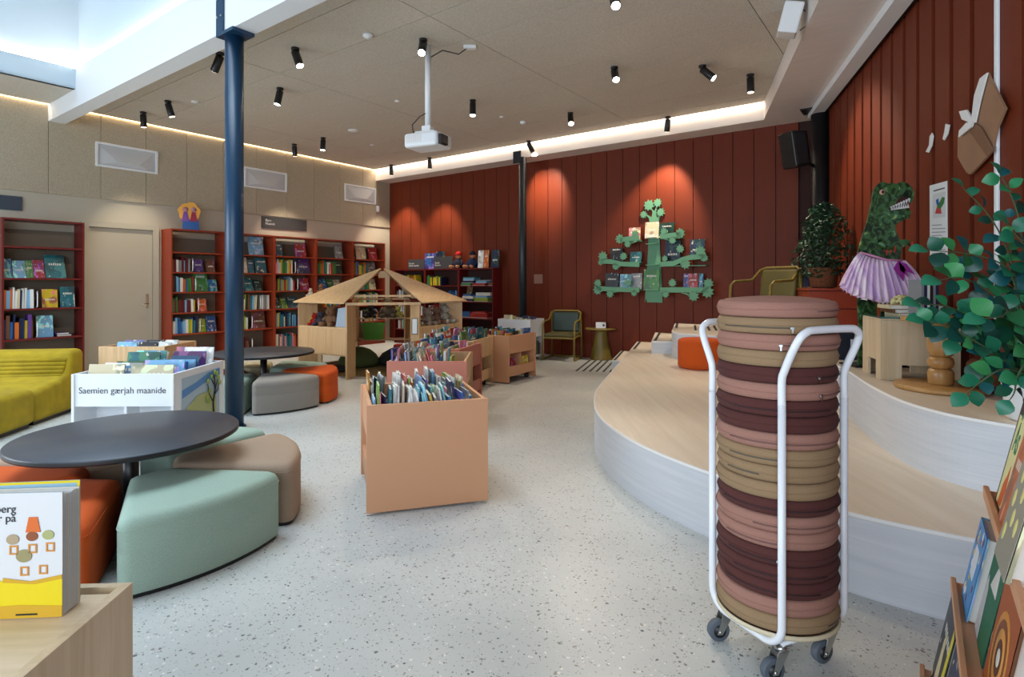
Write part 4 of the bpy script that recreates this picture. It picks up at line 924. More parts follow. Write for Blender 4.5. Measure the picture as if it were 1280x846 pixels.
# ================================================================== SOFA
SF = (-4.31, 5.18, 0); SR = R(9)
def soft(name, m, parent, prof, x0, x1, bev=.05):
    o = MB().add([(x, y, z) for x in (x0, x1) for (y, z) in prof], [list(range(len(prof))), [len(prof)+i for i in range(len(prof))][::-1]]+[((i+1) % len(prof), i, len(prof)+i, len(prof)+(i+1) % len(prof)) for i in range(len(prof))]).build(name, m, parent, bevel=bev, seg=4)
    bm = bmesh.new(); bm.from_mesh(o.data); bmesh.ops.recalc_face_normals(bm, faces=bm.faces); bm.to_mesh(o.data); bm.free()
    for p_ in o.data.polygons: p_.use_smooth = True
    return o
t = thing('sofa_module', 'mustard yellow sofa module with a quilted back, closest to the door', 'sofa', SF, SR, 'mustard yellow sofa modules')
soft('seat_and_back', M['mustard'], t, [(0, .03), (0, .30), (.10, .335), (.38, .36), (.50, .42), (.56, .62), (.74, .63), (.77, .58), (.77, .03)], -1.16, 0)
for k in range(5):
    z = .385+.036*k; y = .455+.018*k
    MB().tube([(-1.12, y, z), (-.04, y, z)], .024, 10).build('quilted_roll', M['mustard'], t)
bx('base', M['black'], t, -1.1, -.04, .04, .72, 0, .032)
t = thing('sofa_module', 'mustard yellow sofa seat module at the left edge, in front', 'sofa', SF, SR, 'mustard yellow sofa modules')
soft('seat', M['mustard'], t, [(-.92, .03), (-.92, .33), (-.5, .355), (-.01, .345), (-.01, .03)], -1.16, .02, .06)
bx('base', M['black'], t, -1.1, -.03, -.88, -.04, 0, .032)
t = thing('sofa_module', 'mustard yellow corner sofa module at the left edge with quilted back', 'sofa', SF, SR, 'mustard yellow sofa modules')
soft('seat_and_back', M['mustard'], t, [(-.9, .03), (-.9, .36), (.40, .36), (.40, .03)], -1.8, -1.19, .05)
bk = MB().box(-1.95, -1.62, -.9, .77, .03, .63).build('backrest', M['mustard'], t, bevel=.06, seg=4); b2 = MB().box(-1.62, -1.17, .46, .77, .03, .63).build('backrest', M['mustard'], t, bevel=.06, seg=4)
for k in range(5):
    z = .385+.036*k; MB().tube([(-1.60-.018*k, -.86, z), (-1.60-.018*k, .48, z)], .024, 10).build('quilted_roll', M['mustard'], t)
    MB().tube([(-1.60, .455+.018*k, z), (-1.18, .455+.018*k, z)], .024, 10).build('quilted_roll', M['mustard'], t)
# ================================================================== ARMCHAIRS, SIDE TABLE, POUF
def armchair(loc, rz, label, pad, bpad=None):
    t = thing('armchair', label, 'armchair', loc, rz, 'olive framed armchairs'); r = .016
    for s in (-1, 1):
        x = s*.27
        MB().tube([(x, -.27, .018), (x, .27, .018)], r, 8).build('runner', M['olive'], t)
        MB().tube([(x, -.27, .018), (x, -.28, .35), (x, -.26, .60), (x, -.20, .645), (x, .10, .66), (x*.97, .24, .78)], r, 8).build('arm_frame', M['olive'], t)
        MB().tube([(x, .27, .018), (x*.97, .27, .40), (x*.95, .27, .80)], r, 8).build('back_leg', M['olive'], t)
    MB().tube([(-.26, .24, .78), (-.20, .28, .81), (.20, .28, .81), (.26, .24, .78)], r, 8).build('top_rail', M['olive'], t)
    MB().tube([(-.27, .27, .018), (.27, .27, .018)], r, 8).build('crossbar', M['olive'], t)
    MB().box(-.255, .255, -.27, .25, .36, .395).build('seat_shell', M['olive'], t, bevel=.01)
    MB().box(-.25, .25, -.265, .20, .395, .45).build('seat_pad', pad, t, bevel=.022, seg=3)
    MB().box(-.235, .235, -.03, .03, 0, .34).build('back_pad', bpad or M['greenpad'], t, (0, .20, .45), bevel=.03, seg=3, rot=(R(-10), 0, 0))
    MB().box(-.25, .25, .0, .012, 0, .36).build('back_shell', M['olive'], t, (0, .262, .42))
g_ = G(704, 444)
armchair((.86, 9.74, 0), R(-20), 'olive framed armchair with dark green cushion by the red back wall', mat('olive_seat', (92, 84, 44), .6))
armchair((2.93, 6.62, .6665), R(-62), 'olive framed armchair on the upper stage, half hidden behind the cushion stack', mat('olive_seat', (92, 84, 44), .6), mat('olive_pad', (96, 84, 36), .6))
x_, y_ = 1.515, 9.72
t = thing('side_table', 'round olive side table with a conical foot by the red back wall', 'table', (x_, y_, 0))
MB().lathe([(.265, .505), (.275, .512), (.275, .522), (.268, .53)], 48).build('tabletop', M['olive'], t)
MB().lathe([(.185, 0), (.185, .01), (.10, .46), (.09, .505)], 40).build('conical_foot', M['olive'], t)
t = thing('table_sign', 'small white sign block on the olive side table', 'sign', (x_-.02, y_-.08, .5305), R(-4))
bx('card', M['white'], t, -.085, .085, -.012, .012, 0, .10, .003); MB().cyl((.045, -.0125, .05), (.045, -.0155, .05), .018, n=14).build('printed_dot', M['ink'], t)
t = thing('pouf', 'round orange pouf on the lower stage platform', 'pouf', (2.13, 6.50, .335))
MB().lathe([(.21, .0), (.235, .015), (.24, .05), (.24, .28), (.23, .315), (.20, .328), (.0, .332)], 48).build('upholstery', M['orange'], t)
MB().tube([(.2405*math.cos(a), .2405*math.sin(a), .295) for a in [i*math.pi/24 for i in range(48)]], .002, 5, closed=True).build('seam', M['orange'], t)
# ================================================================== TREE SHELF
TS = world(CL, RZB, (0, 0, 0)); tp = wx(817, 'B', .03); TF = (world(CL, RZB, (tp, -.045, 0)), RZB)
t = thing('tree_shelf', 'sea green tree-shaped wall shelf with branches on the red back wall', 'shelf', TF[0], TF[1])
TG = M['treegreen']; K = 1.24*9.224/716        # metres along the wall per picture pixel near the trunk
def tx(px): return wx(px, 'B', .04)-tp
def tz(py): return H+(353-py)*9.2/716
MB().upright([(-.12, tz(372.5)), (-.105, tz(378)), (.155, tz(378)), (.125, tz(330)), (.09, tz(277)), (-.07, tz(277)), (-.10, tz(330)), (-.145, tz(378))], -.0, .02).build('trunk', TG, t)
def leafburst(cx, cz, r, y0=-.012, y1=.006, n=9):
    return MB().upright([(cx+r*(1 if i % 2 else .66)*math.cos(2*math.pi*i/(2*n)), cz+r*(1 if i % 2 else .66)*math.sin(2*math.pi*i/(2*n))) for i in range(2*n)], y0, y1)
def bz(y): return tz(240+y/6.04)
def bxx(x): return tx(740+x/6.04)
# crown
MB().upright([(bxx(435), bz(225)), (bxx(430), bz(195)), (bxx(400), bz(170)), (bxx(412), bz(165)), (bxx(450), bz(190)), (bxx(457), bz(150)), (bxx(443), bz(120)), (bxx(452), bz(118)), (bxx(468), bz(150)), (bxx(485), bz(110)), (bxx(495), bz(112)), (bxx(482), bz(155)), (bxx(490), bz(200)), (bxx(500), bz(170)), (bxx(510), bz(165)), (bxx(506), bz(205)), (bxx(505), bz(225))], 0, .02).build('crown', TG, t)
for a_, b_, r_ in ((432, 98, 36), (497, 85, 28), (392, 166, 24), (520, 158, 27)): leafburst(bxx(a_), bz(b_), r_*K/6.04*1.02).build('leaf', TG, t)
BR = [([(240, 352), (300, 350), (383, 345)], 18, [(238, 348, 32), (350, 313, 24), (296, 388, 24)], [(320, 385), (360, 372)], 0),
      ([(540, 345), (620, 340), (700, 335)], 18, [(690, 328, 32), (568, 308, 24), (632, 375, 24)], [(560, 358), (600, 372)], 1),
      ([(95, 515), (170, 520), (245, 540), (383, 548)], 18, [(110, 478, 34), (95, 525, 20), (265, 482, 26), (208, 556, 26)], [(250, 552), (215, 560)], 2),
      ([(540, 548), (640, 545), (700, 520), (760, 505), (880, 497)], 18, [(840, 462, 34), (870, 510, 24), (690, 440, 26), (575, 508, 20), (730, 550, 32)], [(690, 540), (720, 550)], 3),
      ([(60, 728), (160, 735), (383, 740)], 18, [(72, 690, 28), (72, 740, 34), (300, 688, 24), (165, 770, 28), (345, 762, 22)], [(190, 760), (240, 745)], 4),
      ([(540, 738), (640, 735), (900, 735)], 18, [(900, 690, 32), (895, 748, 38), (632, 686, 26), (580, 768, 24), (790, 778, 34)], [(700, 755), (770, 775)], 5)]
for pts, wd, lv, tw, n_ in BR:
    br = MB().tube([(bxx(a_), .0, bz(b_)) for a_, b_ in tw], .014, 6)
    top = [(bxx(a_), bz(b_-wd)) for a_, b_ in pts]; bot = [(bxx(a_), bz(b_+wd)) for a_, b_ in pts]
    br = br.upright(top+bot[::-1], -.012, .006)
    bo = br.build('branch', TG, t, (0, -.13, 0))
    bx('ledge', TG, bo, min(top[0][0], top[-1][0])+.01, top[-1][0]-.005, .006, .15, bz(pts[0][1]+wd)+.0, bz(pts[0][1]+wd)+.015)
    for a_, b_, r_ in lv: leafburst(bxx(a_), bz(b_), r_*K/6.04).build('leaf', TG, bo)
for yy in (350, 395, 555): MB().box(-.09, .09, -.10, 0, 0, .012).build('book_ledge', TG, t, (0.0, 0, bz(yy)))
MB().box(-.09, .13, -.10, 0, 0, .012).build('book_ledge', TG, t, (0.0, 0, bz(740)))
GT = 'books on the tree shelf'
def TBk(x0, x1, ytop, ybot, cn, lab, yo=-.07, tilt=-6):
    h = bz(ytop)-bz(ybot); book('picture_book', cn, TF, (bxx(x0), yo, bz(ybot)), (bxx(x1)-bxx(x0), .012, h), (R(tilt), 0, 0), lab, GT, art=True)
TBk(290, 375, 262, 360, 'pink', 'pink book on the top left branch of the green tree shelf')
TBk(412, 515, 228, 352, 'cream', 'cream and pink book on the trunk near the top of the tree shelf', -.075)
TBk(520, 630, 240, 350, 'dark green', 'dark green book on the top right branch of the tree shelf')
TBk(150, 240, 412, 528, 'black', 'black book on the middle left branch of the tree shelf')
TBk(298, 383, 448, 548, 'teal', 'teal and yellow book on the middle left branch next to the trunk')
TBk(560, 675, 372, 545, 'navy', 'navy book with a white skeleton on the middle right branch')
TBk(748, 860, 372, 508, 'navy', 'dark blue book with a pale snake at the outer middle right branch')
TBk(112, 212, 608, 735, 'black', 'black book on the bottom left branch of the tree shelf')
TBk(222, 308, 618, 735, 'light blue', 'pale blue book on the bottom left branch of the tree shelf')
TBk(312, 392, 612, 735, 'grey', 'black and white ringed book beside the trunk on the bottom branch', -.09)
TBk(402, 518, 582, 742, 'green', 'large green book on the trunk at the bottom of the tree shelf', -.08)
TBk(700, 742, 618, 735, 'blue', 'blue book left of the red one on the bottom right branch')
TBk(742, 812, 618, 735, 'red', 'red book with white figures on the bottom right branch', -.09)
TBk(814, 848, 618, 735, 'blue', 'blue book right of the red one on the bottom right branch')
# ================================================================== TROLLEY WITH CUSHIONS
TC = (.935, 2.03, 0); TR = R(-20); D = .212
t = thing('cushion_trolley', 'white tubular trolley on castors holding a tall stack of round cushions', 'trolley', TC, TR)
def arcpts(c, u, v, r, a0, a1, n=7):
    c, u, v = Vector(c), Vector(u), Vector(v); return [c+u*r*math.cos(R(a0+(a1-a0)*i/n))+v*r*math.sin(R(a0+(a1-a0)*i/n)) for i in range(n+1)]
ZB = .125; rt = .0125; zv = Vector((0, 0, 1))
def ubase(A, B, nm):
    A, B = Vector((*A, 0)), Vector((*B, 0)); d = (B-A).normalized(); r = .07
    pts = [A+zv*.91]+arcpts(A+d*r+zv*(ZB+r), -d, -zv, r, 0, 90)+arcpts(B-d*r+zv*(ZB+r), -zv, d, r, 0, 90)+[B+zv*.91]
    return pts
front, right, back, left = (0, -D), (D, 0), (0, D), (-D, 0)
def handle(A, B, out):
    A, B = Vector((*A, 0)), Vector((*B, 0)); d = (B-A).normalized(); o = Vector((*out, 0)).normalized()*.065; r = .05; zt = 1.15
    k0 = A+o+zv*(zt-r-.02); k1 = B+o+zv*(zt-r-.02)
    h_ = [A+zv*.90, A+zv*.985, A+zv*1.02+o*.16, A+zv*1.085+o*.62, A+zv*1.125+o*.90+d*.008, A+zv*(zt-.006)+o*.99+d*.032, A+zv*zt+o+d*.07]
    g_ = [B+zv*.90, B+zv*.985, B+zv*1.02+o*.16, B+zv*1.085+o*.62, B+zv*1.125+o*.90-d*.008, B+zv*(zt-.006)+o*.99-d*.032, B+zv*zt+o-d*.07]
    K = h_+g_[::-1]; out_ = []
    for i in range(len(K)-1):
        p0, p1, p2, p3 = K[max(i-1, 0)], K[i], K[i+1], K[min(i+2, len(K)-1)]
        for k in range(5):
            u = k/5; out_.append(.5*((2*p1)+(p2-p0)*u+(2*p0-5*p1+4*p2-p3)*u*u+(3*p1-p0-3*p2+p3)*u**3))
    return out_+[K[-1]]
WPm = M['whitepaint']
MB().tube(ubase(left, front, 'a'), rt, 12).build('frame_tube', WPm, t); MB().tube(ubase(back, right, 'b'), rt, 12).build('frame_tube', WPm, t)
MB().tube(handle(front, right, (1, -1)), rt, 12).build('handle', WPm, t); MB().tube(handle(left, back, (-1, 1)), rt, 12).build('handle', WPm, t)
MB().tube([(0, -D+.03, ZB), (D-.03, 0, ZB)], .009, 8).tube([(-D+.03, 0, ZB), (0, D-.03, ZB)], .009, 8).tube([(0, -D+.05, ZB+.012), (-.02, D-.05, ZB+.012)], .009, 8).build('cross_bar', WPm, t)
MB().lathe([(.0, .150), (.198, .150), (.201, .154), (.201, .166), (.195, .166), (.192, .158), (0, .158)], 64).build('tray', mat('cream_tray', (214, 200, 168), .5), t)
MB().prism([(-D+.03, -.01), (-.01, -D+.03), (D-.04, -.01), (0, D-.04)], .136, .149).build('support_plate', mat('cream_tray', (214, 200, 168), .5), t)
for (x, y) in ((-.165, 0), (0, -.165), (.165, 0), (0, .165)):
    c = bpy.data.objects.new('caster', MB().box(-.03, .03, -.02, .02, .118, .124).mesh('caster', [M['zinc']])); col.objects.link(c); c.parent = t; c.location = (x, y, 0); c.rotation_euler = (0, 0, R(-168)-TR+R(random.uniform(-14, 14)))
    MB().cyl((0, 0, .10), (0, 0, .118), .022, n=16).build('swivel', M['zinc'], c)
    for s in (-1, 1): MB().upright([(-.02, .105), (.018, .105), (.042, .03), (.022, .03)], s*.019-.0015, s*.019+.0015).build('fork_plate', M['zinc'], c)
    w_ = MB().cyl((.03, -.013, .0385), (.03, .013, .0385), .0385, n=28).build('wheel', M['rubber'], c, bevel=.004); MB().cyl((.03, -.017, .0385), (.03, .017, .0385), .022, n=20).build('hub', M['black'], c)
    MB().cyl((.03, -.023, .0385), (.03, .023, .0385), .006, n=10).build('axle', M['zinc'], c)
seq = 'p b p b m p m m p b b b m p p m m m p b'.split()
zips = {0: (150, -80, .55), 1: (-168, -100, .62), 2: (-108, -40, .5), 4: (-75, -30, .42), 5: (-76, -35, .55), 6: (-160, -60, .55), 8: (-165, -50, .5), 9: (-165, -110, .5), 10: (-160, -125, .5), 12: (-170, -30, .55), 13: (-130, -40, .5), 14: (-165, -108, .5), 15: (-160, -110, .5), 16: (-160, -70, .5), 17: (-165, -70, .5), 19: (-70, -45, .4)}
names = {'p': ('dusty pink', 'cpink'), 'b': ('khaki', 'cbeige'), 'm': ('maroon', 'cmaroon')}
z0 = .1665; n_ = len(seq); hh = .0536
for i, s in enumerate(seq):
    z = z0+(n_-1-i)*hh; cn, mk = names[s]; rr = .1965+random.uniform(-.002, .001); ox, oy = random.uniform(-.002, .002), random.uniform(-.002, .002)
    if i in (0, 1): ox = -.001
    t = thing('round_cushion', f'{cn} round cushion, {ordn(i+1)} from the top of the stack on the white trolley' if i else 'dusty pink round cushion on top of the stack on the white trolley', 'cushion', (TC[0]+ox, TC[1]+oy, z), R(random.uniform(-6, 6)), 'round cushions on the white trolley')
    h = hh-.0008; e = .013
    prof = [(0, .0)]+[(rr-e*1.6, .0005)]+[(rr-e+e*math.sin(a), h*.5-(h*.5)*math.cos(a)) for a in [math.pi*k/12 for k in range(1, 12)]]+[(rr-e*1.6, h-.0005)]+[(rr*(.85-.17*k), h+(.016 if i == 0 else 0)*(1-(.85-.17*k)**2)) for k in range(5)]+[(0, h+(.016 if i == 0 else 0))]
    prof = [(r_*(1), z_) for r_, z_ in prof]
    c = MB().lathe(prof, 72).build('cover', M[mk], t)
    zz = h*.52
    MB().tube([((rr+.0008)*math.cos(a), (rr+.0008)*math.sin(a), zz+.002*math.sin(3*a+i)) for a in [k*math.pi/30 for k in range(60)]], .0016, 5, closed=True).build('piping', M[mk], t)
    if i in zips:
        a0, a1, f = zips[i]; a0, a1 = sorted((a0, a1)); aa = [R(a0+(a1-a0)*k/20) for k in range(21)]
        rr2 = rr+.0012
        zz2 = h*(.36 if i in (2, 5, 14, 15) else .42)
        zo = MB().tube([(rr2*math.cos(a), rr2*math.sin(a), zz2) for a in aa], .0026, 5).build('zipper', mat('zip_tape_'+mk, {'cpink': (120, 84, 78), 'cbeige': (96, 86, 72), 'cmaroon': (52, 28, 30)}[mk], .7), t)
        if i in (1, 2, 4, 5, 14, 15):
            a = R(a1 if i in (1, 14, 15) else a0); q = Vector((rr2*math.cos(a), rr2*math.sin(a), zz2))
            MB().box(-.006, .006, -.004, .004, -.004, .004).build('slider', M['zinc'], zo, q+Vector((math.cos(a), math.sin(a), 0))*.003, a+R(90), bevel=.001)
            MB().box(-.0025, .0025, -.001, .001, -.016, .0).build('pull_tab', M['zinc'], zo, q+Vector((math.cos(a), math.sin(a), 0))*.008, a+R(90))
# ================================================================== STAGE OBJECTS
Z2 = .6665
def cutout(px0, py0, s, pts): return [((px0+x/s), (py0+y/s)) for x, y in pts]
# dinosaur standee with a tulle skirt
DY = 4.34; dx0 = 1095; sc = DY/716; dzs = H+353*sc
DP = ((dx0-640)*sc, DY, 0)
t = thing('dinosaur_standee', 'green dinosaur cutout wearing a pink and lilac tulle skirt on the stage', 'standee', (DP[0], DP[1], Z2), 0)
def dpt(x, y): px, py = 1020+x/3.846, 180+y/3.846; return ((px-dx0)*sc, H+(353-py)*sc-Z2)
def dino_mat():
    m = bpy.data.materials.new('dinosaur_skin'); m.use_nodes = True; N = m.node_tree.nodes; L = m.node_tree.links; b = N['Principled BSDF']
    tc = N.new('ShaderNodeTexCoord'); n = N.new('ShaderNodeTexNoise'); n.inputs['Scale'].default_value = 16; n.inputs['Detail'].default_value = 6; n.inputs['Distortion'].default_value = 1.5; L.new(tc.outputs['Object'], n.inputs['Vector'])
    r = ramp(N, [(.34, (14, 26, 20)), (.46, (34, 62, 38)), (.54, (70, 104, 48)), (.62, (46, 104, 86)), (.72, (168, 186, 96))]); L.new(n.outputs['Fac'], r.inputs[0]); L.new(r.outputs[0], b.inputs['Base Color']); b.inputs['Roughness'].default_value = .35; return m
DM = dino_mat()
body = [(190, 560), (205, 500), (225, 430), (245, 370), (258, 310), (266, 280), (270, 245), (278, 215), (300, 190), (318, 181), (340, 190), (362, 186), (385, 192), (410, 181), (436, 188), (458, 206), (470, 235), (468, 262), (455, 285), (440, 262), (425, 255), (398, 262), (380, 285), (352, 306), (345, 316), (365, 320), (400, 312), (430, 306), (448, 312), (455, 332), (446, 356), (420, 366), (395, 378), (378, 392), (385, 425), (398, 450), (404, 462), (428, 458), (452, 466), (468, 486), (474, 508), (462, 512), (452, 492), (430, 486), (412, 500), (405, 530), (402, 570), (420, 640), (300, 700), (200, 640)]
MB().upright([dpt(*q) for q in body], -.006, .006).build('body', DM, t)
for pts in ([(196, 690), (292, 690), (290, 800), (300, 885), (205, 885), (200, 800)], [(305, 690), (400, 690), (385, 800), (395, 885), (310, 885), (312, 800)]):
    MB().upright([(q[0], q[1]) for q in [dpt(a, b) for a, b in pts]], -.006, .006).build('leg', DM, t)
z_b = -.0; MB().box(-.20, .2, -.08, .14, 0, .012).build('base_board', M['black'], t)
MB().upright([(dpt(200, 880)[0], .0), (dpt(395, 880)[0], .0), dpt(395, 880), dpt(200, 880)], -.005, .005).build('foot', DM, t)
MB().upright([dpt(*q) for q in [(352, 306), (380, 285), (398, 262), (425, 255), (440, 262), (452, 284), (440, 306), (400, 312), (365, 319), (346, 315)]], -.004, .004).build('mouth', mat('mouth_dark', (70, 22, 20), .6), t)
for q, s in [((360+12*k, 300-5.5*k), 1) for k in range(8)]+[((362+11*k, 318-1.5*k), -1) for k in range(8)]:
    x, z = dpt(*q); MB().upright([(x-.009, z), (x+.009, z), (x, z-.034 if s > 0 else z+.032)], -.010, -.0065).build('tooth', M['inkwhite'], t)
x, z = dpt(316, 232); ey = MB().cyl((x, -.010, z), (x, -.0065, z), .022, n=16).build('eye', mat('eye_amber', (190, 150, 130), .3), t); MB().cyl((x, -.0125, z), (x, -.0105, z), .009, n=12).build('pupil', M['black'], ey)
for q in [(456, 486), (468, 500), (474, 512), (372, 505), (352, 512), (333, 518)]:
    x, z = dpt(*q); MB().upright([(x-.010, z+.02), (x+.012, z+.022), (x+.004, z-.028)], -.013, -.0065).build('claw', mat('claw_red', (206, 60, 54), .4), t)
# small front arm laid over the chest
MB().tube([(*[dpt(300, 470)[0]], -.014, dpt(300, 470)[1]), (dpt(330, 500)[0], -.018, dpt(330, 500)[1]), (dpt(365, 500)[0], -.018, dpt(365, 500)[1])], .022, 8, r1=.014).build('arm', DM, t)
# skirt : two layers of pleats
def skirt(nm, m, dy, amp, n, trim):
    top = [dpt(200, 522), dpt(300, 566), dpt(404, 560)]; bot = [dpt(106, 672), dpt(250, 745+trim), dpt(340, 775+trim), dpt(504, 692)]
    mb = MB(); K_ = 120; vs = []; fs = []; rows_ = 6
    for r_ in range(rows_+1):
        f = r_/rows_
        for k in range(K_+1):
            u = k/K_; a = math.pi*(1-u)           # half circle from left to right in front
            wl0, wr0 = top[0][0], top[2][0]; wl1, wr1 = bot[0][0], bot[3][0]
            L_, R_ = wl0+(wl1-wl0)*f**.8, wr0+(wr1-wr0)*f**.8; cx = (L_+R_)/2; rx = (R_-L_)/2
            zt = top[0][1]+(top[2][1]-top[0][1])*u-.035*math.sin(math.pi*u); zb = bot[0][1]*(1-u)+bot[3][1]*u-.12*math.sin(math.pi*u)**.8-.01*trim*.1
            pl = math.sin(k*n*math.pi/K_*2)*amp*(.3+f)+.01*f*math.sin(k*1.7+r_)
            vs.append((cx+rx*math.cos(a)*(1+pl*.3), -(.02+(.05+.11*f)*math.sin(a)+pl*.6+dy), zt+(zb-zt)*f+ (0 if r_ < rows_ else random.uniform(-.012, .008))))
    for r_ in range(rows_):
        for k in range(K_): fs.append((r_*(K_+1)+k, r_*(K_+1)+k+1, (r_+1)*(K_+1)+k+1, (r_+1)*(K_+1)+k))
    o = mb.add(vs, fs, 0, True).build(nm, m, t); sd = o.modifiers.new('solid', 'SOLIDIFY'); sd.thickness = .003; return o
def tulle():
    m = bpy.data.materials.new('tulle'); m.use_nodes = True; N = m.node_tree.nodes; L = m.node_tree.links; b = N['Principled BSDF']; tc = N.new('ShaderNodeTexCoord'); mp = N.new('ShaderNodeMapping'); mp.inputs['Scale'].default_value = (22, 1, 1.6); L.new(tc.outputs['Object'], mp.inputs[0])
    n = N.new('ShaderNodeTexNoise'); n.inputs['Scale'].default_value = 1.4; n.inputs['Detail'].default_value = 5; L.new(mp.outputs[0], n.inputs['Vector']); r = ramp(N, [(.28, (190, 150, 208)), (.5, (232, 200, 228)), (.66, (250, 232, 244))]); L.new(n.outputs['Fac'], r.inputs[0]); L.new(r.outputs[0], b.inputs['Base Color']); b.inputs['Roughness'].default_value = .8; return m
TU = tulle(); skirt('under_skirt', TU, 0, .030, 22, 6); skirt('tulle_skirt', TU, .022, .038, 17, 0)
MB().tube([(dpt(200, 522)[0], -.03, dpt(200, 522)[1]), (dpt(300, 566)[0]+0, -.10, dpt(300, 560)[1]), (dpt(404, 560)[0], -.03, dpt(404, 560)[1])], .009, 6).build('waistband', mat('pink_band', (214, 140, 180), .7), t)
bow = MB()
for q in ([(320, 566), (300, 600), (345, 660), (352, 600)], [(325, 566), (350, 610), (398, 628), (360, 580)], [(322, 566), (330, 610), (372, 640), (345, 590)]):
    bow.upright([dpt(*w_) for w_ in q], -.175, -.171)
bow.build('bow', mat('purple_bow', (150, 40, 140), .6), t, (0, .0, 0))
# navy bag
t = thing('cube_bag', 'dark navy fabric cube with a white tag beside the dinosaur', 'bag', (2.78, 4.78, Z2), R(-8))
bx('body', M['navy'], t, -.10, .10, -.1, .1, 0, .22, .012); bx('tag', M['white'], t, -.0, .055, -.1035, -.101, .10, .17, .003)
# cabinet with plant, crate of navy books behind the stack
RW = lambda x, off: world(RL, RZR, (x, -off, 0))
cbx = 1.25
t = thing('planter_cabinet', 'rust brown board cabinet along the right wall behind the cushion stack', 'cabinet', RW(cbx, .52), RZR)
for q in t,: q.location.z = Z2
for k in range(3): bx('front_board', M['red'], t, 0, .95, .0, .02, .01+.18*k, .01+.18*k+.172)
for k in range(3): bx('side_board', M['red'], t, .93, .95, .021, .48, .01+.18*k, .01+.18*k+.172); bx('side_board', M['red'], t, 0, .02, .021, .48, .01+.18*k, .01+.18*k+.172)
bx('top_board', M['red'], t, -.01, .96, -.01, .49, .55, .572); bx('core', M['redback'], t, .03, .92, .03, .47, 0, .549)
zc_ = Z2+.573
q = RW(cbx+.50, .30); t = thing('potted_tree', 'dark leafy tree in a pot on the rust brown cabinet', 'plant', (q[0], q[1], zc_))
MB().lathe([(.10, 0), (.13, .02), (.15, .2), (.15, .22), (.13, .22), (.125, .2)], 24).build('pot', M['wicker'], t); MB().tube([(0, 0, .18), (.02, 0, .4), (0, .02, .7)], .014, 8).build('trunk', M['bark'], t)
mb = MB(); lv = 0
for k in range(1500):
    a = random.uniform(0, 2*math.pi); u = random.random()**.5; hz = random.uniform(.12, .92); rad = (.27+.07*math.sin(3*a+5*hz)+.04*math.sin(9*hz+2*a))*math.sin(min(1, (hz+.12)/1.05)*math.pi)**.6*u
    c = Vector((rad*math.cos(a)-.05*0, rad*math.sin(a), hz)); d1 = Vector((random.uniform(-1, 1), random.uniform(-1, 1), random.uniform(-.7, .5))).normalized(); d2 = d1.cross(Vector((random.uniform(-1, 1), random.uniform(-1, 1), 1))).normalized()
    l_, w_ = random.uniform(.028, .046), random.uniform(.011, .019)
    mb.add([c-d1*l_, c+d2*w_, c+d1*l_, c-d2*w_, c+d1.cross(d2)*.004], [(0, 1, 4), (1, 2, 4), (2, 3, 4), (3, 0, 4)])
tag(mb.build('foliage', M['leafdark'], t), kind='stuff')
q = RW(cbx+.16, .47); cr = (q[0], q[1], zc_)
t = thing('book_crate', 'small wooden crate end holding navy volumes on the cabinet behind the cushions', 'crate', cr, R(-20))
MB().box(.17, .20, -.02, .16, 0, .16).build('end_board', M['baluster'], t); MB().box(-.12, .17, -.02, .16, 0, .008).build('floor_board', M['baluster'], t)
for k in range(7): tag(inst(BK_PLAIN, 'book', None, world(cr, R(-20), (-.085+.036*k, 0, .0085)), (0, 0, R(70)), (.13, .033, .15), lin(COL['navy'])), f'navy volume, {ordn(k+1)} from the left in the crate behind the cushions', 'book', 'navy volumes in the crate')
# plywood stool box with hand holes
t = thing('plywood_box', 'pale plywood box stool with square openings on the upper stage', 'box', (2.40, 3.73, Z2), math.atan2(-.295, .9555))
def pan(nm, o, m, u0, u1, h, h0, h1, hz, th, axis):
    mb = MB(); parts_ = [(u0, h0, 0, h), (h1, u1, 0, h), (h0, h1, hz, h)]
    for a_, b_, c_, d_ in parts_:
        if axis == 'x': mb.box(a_, b_, 0, th, c_, d_)
        else: mb.box(0, th, a_, b_, c_, d_)
    return mb.build(nm, m, o)
pan('front_panel', t, M['pine'], 0, .44, .385, .12, .29, .10, .018, 'x'); pan('left_panel', t, M['pine'], .019, .40, .385, .10, .28, .12, .018, 'y')
o = pan('right_panel', t, M['pine'], .019, .40, .385, .10, .28, .12, .018, 'y'); o.location = (.422, 0, 0); o = pan('back_panel', t, M['pine'], .019, .42, .385, .12, .29, .10, .018, 'x'); o.location = (0, .382, 0)
bx('top_panel', M['pine'], t, .001, .44, .001, .40, .386, .398, .002)
gt = (2.40, 3.73, Z2+.399)
tag(MB().prism([(.0, .02), (.10, -.01), (.40, -.01), (.43, .03), (.43, .36), (.40, .40), (.03, .40), (0, .36)], 0, .010).build('glass_plate', M['glass'], loc=gt, rz=math.atan2(-.295, .9555), bevel=.002), 'dark green glass plate lying on the plywood box stool', 'plate')
FRb = (gt, math.atan2(-.295, .9555))
for i_, (x0, x1, y0, y1, z, h, c, lab) in enumerate(((.12, .42, .05, .34, .0105, .022, 'cream', 'cream book lying on the glass plate, bottom one'), (.09, .41, .06, .33, .033, .026, 'brown', 'light brown book lying in the middle of the pile on the glass plate'), (.07, .38, .07, .32, .060, .024, 'cream', 'cream book lying on top of the pile on the glass plate'))):
    book('book', c, FRb, (x0, y0, z+h), (x1-x0, h, y1-y0), (R(-90), 0, 0), lab, 'books on the glass plate')
t = thing('dried_flower', 'pale yellow dried flower head on the book pile before the dinosaur', 'flower', world(gt, FRb[1], (.17, .17, .0855)))
mb = MB()
